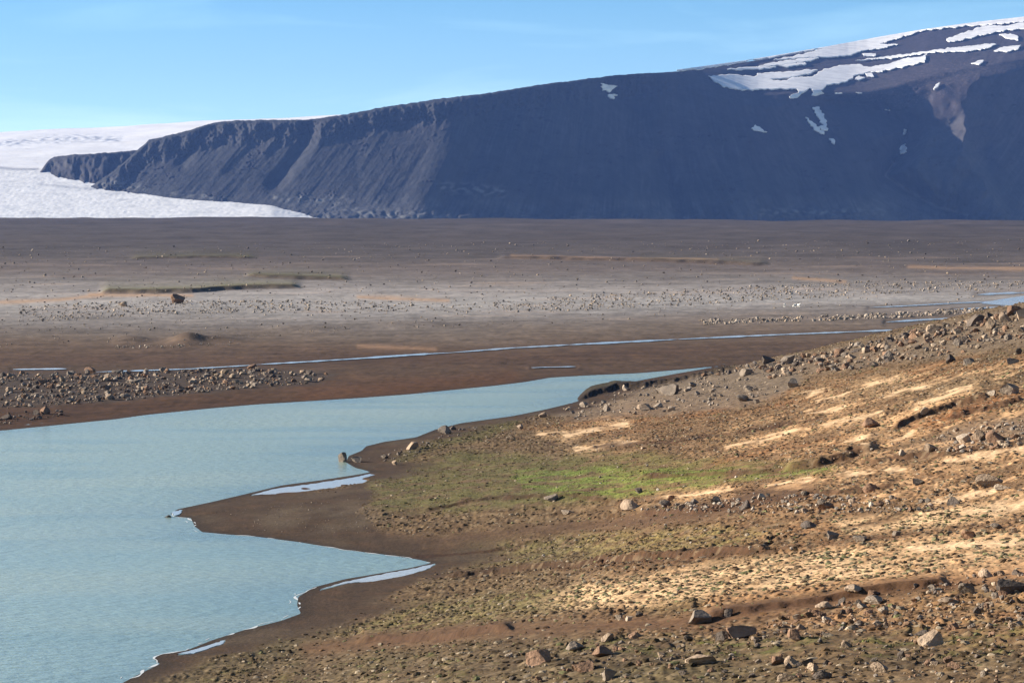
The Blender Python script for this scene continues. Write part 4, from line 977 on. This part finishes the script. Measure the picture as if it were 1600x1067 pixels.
ZN = [ # ground, polygon, number, smallest, largest, stones, skew, label, group
 ('p', [(0, 584), (100, 584), (400, 577), (520, 586), (500, 598), (300, 615), (200, 625), (0, 640)], 1300, 3, 12, 'ggtbd', 2.2, 'loose brown grey boulder in the dense boulder bank along the far shore', 'boulders of the far shore bank'),
 ('p', [(0, 644), (90, 640), (105, 650), (40, 658), (0, 666)], 60, 2.5, 8, 'bdg', 2, 'small boulder strewn on the bare mud below the far shore bank', 'boulders on the far shore mud'),
 ('p', [(30, 480), (200, 471), (450, 470), (650, 474), (640, 487), (300, 491), (160, 497), (30, 504)], 1500, 1.5, 6, 'ggtgp', 3, 'pale stone in the grey stone belt at the left of the far plain', 'stones of the grey stone belt on the far plain'),
 ('p', [(660, 480), (900, 462), (1100, 452), (1330, 440), (1600, 440), (1600, 452), (1350, 462), (1100, 476), (860, 488), (680, 488)], 2300, 1.4, 5.5, 'ggtgp', 3, 'pale stone in the stone belt across the right half of the far plain', 'stones of the right hand stone belt on the far plain'),
 ('p', [(1092, 501), (1300, 495), (1400, 489), (1580, 480), (1580, 486), (1400, 497), (1300, 501), (1100, 508)], 560, 2.4, 8, 'ggtp', 2.1, 'boulder in the long stone row between the streams behind the ridge', 'boulders of the stone row between the streams'),
 ('p', [(0, 385), (500, 380), (1600, 375), (1600, 470), (1000, 500), (0, 545)], 3800, 1.0, 4.6, 'ggtd', 3.2, 'single stone scattered on the open far plain', 'stones scattered over the open far plain'),
 ('p', [(180, 541), (250, 540), (385, 534), (385, 537), (260, 544), (180, 545)], 80, 1.5, 4.5, 'pg', 2, 'pale stone in the little row below the low dark mound', 'stones in the row below the mound'),
 ('n', [(1150, 574), (1300, 548), (1450, 514), (1545, 496), (1600, 482), (1600, 530), (1500, 552), (1350, 576), (1200, 592)], 950, 2.6, 15, 'gtbtbd', 2.4, 'grey tan boulder among the crowded boulders of the ridge crest', 'boulders crowding the ridge crest'),
 ('n', [(1080, 590), (1150, 577), (1300, 549), (1450, 513), (1600, 482), (1600, 488), (1450, 520), (1300, 555), (1160, 583)], 130, 3, 12, 'gtbd', 1.8, 'grey tan boulder among the crowded boulders of the ridge crest', 'boulders crowding the ridge crest'),
 ('n', [(880, 640), (960, 613), (1100, 590), (1180, 592), (1230, 610), (1150, 632), (1000, 650), (900, 656)], 420, 2, 9, 'ggt', 2.4, 'grey stone on the gravel below the turf bank by the lake', 'stones on the gravel below the turf bank'),
 ('n', [(1430, 704), (1480, 676), (1600, 655), (1600, 700), (1500, 708)], 240, 3, 12, 'tpgb', 2.2, 'stone around the boulder pile on the middle slope at right', 'stones of the middle slope pile'),
 ('n', [(980, 797), (1100, 783), (1250, 772), (1400, 778), (1500, 790), (1450, 800), (1250, 802), (1150, 802)], 340, 3.5, 13, 'ggbtp', 2.2, 'stone in the middle stone band above the tan heath', 'stones of the middle stone band'),
 ('n', [(1150, 985), (1300, 945), (1450, 912), (1600, 888), (1600, 985), (1400, 985), (1200, 1000)], 560, 3, 15, 'gtbbd', 2.2, 'brown grey stone in the stone field below the lower track', 'stones of the field below the lower track'),
 ('n', [(780, 1067), (850, 1015), (1000, 990), (1600, 990), (1600, 1067)], 480, 3, 15, 'gtbbd', 2.3, 'brown grey stone lying in the bottom heath and grass strip', 'stones in the bottom heath'),
 ('n', [(575, 717), (650, 693), (720, 668), (760, 664), (650, 712), (610, 728)], 70, 2, 8, 'ggd', 2, 'grey stone on the landward part of the rocky point', 'stones of the rocky point'),
 ('n', [(330, 800), (560, 775), (600, 835), (400, 832)], 130, .9, 3, 'gdt', 2, 'pebble on the bare mud of the spit', 'pebbles on the mud spit'),
 ('n', [(860, 680), (1000, 650), (1250, 605), (1600, 560), (1600, 880), (1300, 900), (900, 900), (760, 870), (900, 800)], 1300, 1.3, 6.5, 'gtbp', 4, 'single stone scattered over the open middle slope', 'stones scattered over the middle slope'),
]
KM = {'g': 'grey', 't': 'tan', 'b': 'brown', 'd': 'dark', 'p': 'pale'}
cand = []
for gi, (gr, poly, num, lo, hi, kinds, sk, label, group) in enumerate(ZN):
    P = np.array(poly, float); us, vs_ = [], []
    while len(us) < num:
        u = RS.uniform(P[:, 0].min(), P[:, 0].max(), 4000); v = RS.uniform(P[:, 1].min(), P[:, 1].max(), 4000)
        k = inside(u, v, P) & (perlin(u / 40, v / 14, 500 + gi) + .9 * perlin(u / 12, v / 6, 520 + gi) > -.15 + RS.uniform(-.9, .3, 4000)); us += list(u[k]); vs_ += list(v[k])
    u = np.array(us[:num]); v = np.array(vs_[:num]); G = near if gr == 'n' else plain
    x, y, ok = G.hit(u, v); z = G.z(x, y)
    sz = lo * (hi / lo) ** (RS.rand(num) ** sk)
    for k in range(num):
        if ok[k] and z[k] > 0.03 and (gr == 'p' or y[k] < 420):
            cand.append((sz[k], x[k], y[k], z[k], KM[kinds[RS.randint(len(kinds))]], label, group))
cand.sort(key=lambda t: -t[0])
N_IND = 300 - n_ind
for sz, x, y, z, kind, label, group in cand[:N_IND]:
    wd = sz * y / F; place_rock(x, y, z, wd, wd * random.uniform(.42, .75), wd * random.uniform(.7, 1.05), kind, label, group, sub=2)
rest = cand[N_IND:]
# the countless smaller stones: one mesh
ESH = [rock_shape(1200 + k, 1) for k in range(24)]
n1v = len(ESH[0][0]); SV = np.empty((len(rest), n1v, 3)); SC = np.empty((len(rest), n1v, 3)); SF = np.empty((len(rest),) + ESH[0][1].shape, int)
for i, (sz, x, y, z, kind, _, _) in enumerate(rest):
    v, f = ESH[i % 24]; wd = sz * y / F; a = RS.uniform(0, 2 * PI); ht = wd * RS.uniform(.4, .75)
    c_, s_ = math.cos(a), math.sin(a); p = v * A(wd, wd * RS.uniform(.7, 1), ht * 1.2)
    SV[i, :, 0] = x + p[:, 0] * c_ - p[:, 1] * s_; SV[i, :, 1] = y + p[:, 0] * s_ + p[:, 1] * c_; SV[i, :, 2] = z + p[:, 2] - .2 * ht
    SC[i] = np.array(ROCKC[kind]) * RS.uniform(.7, 1.3); SF[i] = f + i * n1v
o = mesh_obj('loose_stones', SV.reshape(-1, 3), SF.reshape(-1, 3), mat_tint('loose_stone', noise_scale=6, amt=.25), cols=SC.reshape(-1, 3), smooth=False)
tag(o, 'countless small loose stones strewn over plain and hillside', 'stones', kind='stuff')

# ------------------------------------------------------------------ ground cover on the hillside
def sample_near(n_, wt):
    """ground points spread evenly over the hillside, thinned by a weight grid"""
    s = RS.uniform(-.19, .235, n_ * 4); y = np.sqrt(RS.uniform(70 ** 2, 420 ** 2, n_ * 4))
    i = np.clip(np.searchsorted(NY, y), 0, len(NY) - 1); j = np.clip(np.searchsorted(NS, s), 0, len(NS) - 1)
    k = (RS.rand(n_ * 4) < wt[i, j]) & (near.H[i, j] > .15) & (near_over[i, j] < 6)
    i, j, y, s = i[k][:n_], j[k][:n_], y[k][:n_], s[k][:n_]; x = s * y
    return x, y, near.z(x, y), i, j
def lumps(n_, wt, lo, hi, flat_, colfn, name, label, cat, mat):
    x, y, z, i, j = sample_near(n_, wt); m = len(x)
    ang = np.arange(6) * PI / 3
    base = np.concatenate([np.stack([np.cos(ang), np.sin(ang), np.full(6, -.25)], -1), np.stack([.72 * np.cos(ang + .5), .72 * np.sin(ang + .5), np.full(6, .62)], -1), A([0, 0, .95])])
    fs = []
    for k in range(6):
        a, b = k, (k + 1) % 6; fs += [(a, b, 6 + a), (b, 6 + b, 6 + a), (6 + a, 6 + b, 12)]
    fs = np.array(fs)
    r = lo * (hi / lo) ** (RS.rand(m) ** 2)
    jit = 1 + RS.uniform(-.33, .33, (m, 13, 1))
    p = base[None] * jit; a = RS.uniform(0, 2 * PI, m); ca, sa = np.cos(a), np.sin(a); el = RS.uniform(.7, 1.3, m)
    px_ = p[..., 0] * (r * el)[:, None]; py_ = p[..., 1] * r[:, None]
    Vt = np.stack([x[:, None] + px_ * ca[:, None] - py_ * sa[:, None], y[:, None] + px_ * sa[:, None] + py_ * ca[:, None], z[:, None] + p[..., 2] * (r * flat_ * RS.uniform(.6, 1.4, m))[:, None]], -1)
    Cc = np.repeat(colfn(i, j, m)[:, None, :], 13, 1) * (1 + RS.uniform(-.15, .15, (m, 13, 1)))
    Fc = (fs[None] + (np.arange(m) * 13)[:, None, None]).reshape(-1, 3)
    o = mesh_obj(name, Vt.reshape(-1, 3), Fc, mat, cols=np.clip(Cc.reshape(-1, 3), .01, .8), smooth=False)
    tag(o, label, cat, kind='stuff')
ZN_ = NEARZ
m_lump = mat_tint('heath_cushion', noise_scale=9, amt=.3)
wt = np.clip(.55 * ZN_['heath'] * (1 - .75 * ZN_['green']) + .25 * ZN_['sand'] * ZN_['heath'] - .5 * ZN_['pale'] - .45 * ZN_['gravel'], 0, 1)
WP = np.clip(.5 + .8 * fbm(near.X2 / 4, near.Y2 / 7, 2, 48), 0, 1).astype(np.float32)
def heath_col(i, j, m):
    t = RS.rand(m)[:, None]
    own = NEARC[i, j] * RS.uniform(.45, 1.05, (m, 1))
    grey = A(.27, .215, .15) * RS.uniform(.6, 1.25, (m, 1)); dk = A(.085, .058, .034) * RS.uniform(.7, 1.3, (m, 1)); ol = A(.13, .125, .055) * RS.uniform(.7, 1.3, (m, 1))
    sand = np.clip(ZN_['sand'][i, j] + ZN_['mosaic'][i, j], 0, 1)[:, None]
    a = np.where(t < .66, own, np.where(t < .82, grey, np.where(t < .94, dk, ol)))
    b = np.where(t < .3, A(.17, .145, .085) * RS.uniform(.7, 1.3, (m, 1)), np.where(t < .7, dk, ol))
    return a * (1 - sand) + b * sand
lumps(88000, np.clip(wt * np.clip(.35 + .9 * WP, .05, 1) + .30 * ZN_['sand'] * (1 - .6 * ZN_['pale']), 0, 1), .045, .20, .5, heath_col, 'heath_cushions', 'low brown grey heath cushions and earth hummocks covering the hillside', 'heath', m_lump)
# grass: tufts of leaning blades
def grass(n_, wt, hmin, hmax, name, label, colfn, blades=7):
    x, y, z, i, j = sample_near(n_, wt); m = len(x)
    a = RS.uniform(0, 2 * PI, (m, blades)); ln = RS.uniform(.15, .8, (m, blades)); h = RS.uniform(hmin, hmax, (m, 1)) * RS.uniform(.6, 1.2, (m, blades)); w_ = h * RS.uniform(.18, .34, (m, blades))
    ox = x[:, None] + RS.normal(0, .12, (m, blades)); oy = y[:, None] + RS.normal(0, .12, (m, blades)); oz = np.repeat(z[:, None], blades, 1) - .03
    b = a + RS.uniform(-.8, .8, a.shape) + PI / 2
    p0 = np.stack([ox + w_ * np.cos(b), oy + w_ * np.sin(b), oz], -1); p1 = np.stack([ox - w_ * np.cos(b), oy - w_ * np.sin(b), oz], -1)
    p2 = np.stack([ox + h * ln * np.cos(a), oy + h * ln * np.sin(a), oz + h], -1)
    Vt = np.stack([p0, p1, p2], 2).reshape(-1, 3); Fc = np.arange(len(Vt)).reshape(-1, 3)
    Cc = np.repeat(np.repeat(colfn(i, j, m)[:, None], blades, 1) * RS.uniform(.75, 1.25, (m, blades, 1)), 3, 1).reshape(-1, 3)
    o = mesh_obj(name, Vt, Fc, mat_tint(name + '_blades', noise_scale=5, amt=.15), cols=np.clip(Cc, .01, .6), smooth=False)
    tag(o, label, 'grass', kind='stuff')
def gcol(i, j, m):
    br = np.clip(ZN_['bright'][i, j] + .5 * ZN_['lowgreen'][i, j] * (RS.rand(m) < .4), 0, 1)[:, None]
    return A(.145, .13, .05) * (1 - br) + A(.18, .245, .055) * br
wg = np.clip(.5 * ZN_['green'] + .9 * ZN_['bright'] + .35 * ZN_['lowgreen'] + .18 * ZN_['heathgreen'] + .4 * ZN_['shoregreen'], 0, 1) * (1 - ZN_['mud'])
grass(54000, wg, .035, .12, 'grass', 'short green grass growing in patches on the hillside', gcol)

# ------------------------------------------------------------------ sheep on the far plain
m_wool, _, b_, _, _ = new_mat('white_wool'); b_.inputs['Base Color'].default_value = (.80, .76, .68, 1); b_.inputs['Roughness'].default_value = .95
def sheep_mesh():
    me = bpy.data.meshes.new('sheep'); bm = bmesh.new()
    J = [((0, 0, .62), .25), ((.33, 0, .64), .24), ((-.33, 0, .62), .23), ((.52, 0, .78), .12), ((.66, 0, .92), .10), ((.82, 0, .84), .06)]
    vs_ = [bm.verts.new(p) for p, _ in J]; rad = [r for _, r in J]
    for a, b in ((0, 1), (0, 2), (1, 3), (3, 4), (4, 5)): bm.edges.new((vs_[a], vs_[b]))
    for k, sx_, dx in ((1, 1, .02), (1, -1, .02), (2, 1, -.02), (2, -1, -.02)):
        b0 = J[k][0]; prev = vs_[k]
        for dz_, r in ((.42, .09), (.22, .05), (.0, .045)):
            nv = bm.verts.new((b0[0] + dx, sx_ * .13, dz_)); rad.append(r); bm.edges.new((prev, nv)); prev = nv
    bm.to_mesh(me); bm.free()
    o = bpy.data.objects.new('sheep', me); col.objects.link(o)
    sk = o.modifiers.new('skin', 'SKIN'); sv = me.skin_vertices[0].data if me.skin_vertices else None
    if sv is None:
        bm = bmesh.new(); bm.from_mesh(me); bm.verts.layers.skin.verify(); bm.to_mesh(me); bm.free(); sv = me.skin_vertices[0].data
    for d, r in zip(sv, rad): d.radius = (r, r)
    sv[0].use_root = True
    o.modifiers.new('sub', 'SUBSURF').levels = 1
    dg = bpy.context.evaluated_depsgraph_get(); m2 = bpy.data.meshes.new_from_object(o.evaluated_get(dg)); bpy.data.objects.remove(o)
    m2.materials.clear(); m2.materials.append(m_wool)
    for p in m2.polygons: p.use_smooth = True
    return m2
sm_ = sheep_mesh()
for u, v, rz, lab in ((1225.5, 480.5, 1.2, 'white sheep standing apart on the dark flat behind the ridge, leftmost of three'), (1241, 480.5, .5, 'white sheep on the dark flat behind the ridge, middle one of three'), (1248, 480, -1.0, 'white sheep on the dark flat behind the ridge, rightmost of three')):
    x, y, ok = plain.hit(u, v); o = bpy.data.objects.new('sheep', sm_); col.objects.link(o)
    o.location = (x[0], y[0], plain.z(x, y)[0]); o.rotation_euler = (0, 0, rz); tag(o, lab, 'sheep', 'sheep on the flat behind the ridge')

# ------------------------------------------------------------------ air
def haze():
    me = bpy.data.meshes.new('haze'); bm = bmesh.new(); bmesh.ops.create_cube(bm, size=1.0); bm.to_mesh(me); bm.free()
    o = bpy.data.objects.new('haze', me); col.objects.link(o)
    z0, z1 = -6.0, 900.0
    o.scale = (14000, 18000, z1 - z0); o.location = (0, 8400, (z0 + z1) / 2)
    m = bpy.data.materials.new('air'); m.use_nodes = True; t = m.node_tree; t.nodes.remove(t.nodes['Principled BSDF'])
    pv = t.nodes.new('ShaderNodeVolumePrincipled'); pv.inputs['Color'].default_value = (.20, .38, 1, 1); pv.inputs['Density'].default_value = 2.6e-5; pv.inputs['Anisotropy'].default_value = 0.2
    t.links.new(pv.outputs['Volume'], t.nodes['Material Output'].inputs['Volume'])
    me.materials.append(m); o['kind'] = 'stuff'; o['label'] = 'thin blue air haze over the whole valley'; o['category'] = 'haze'
haze()
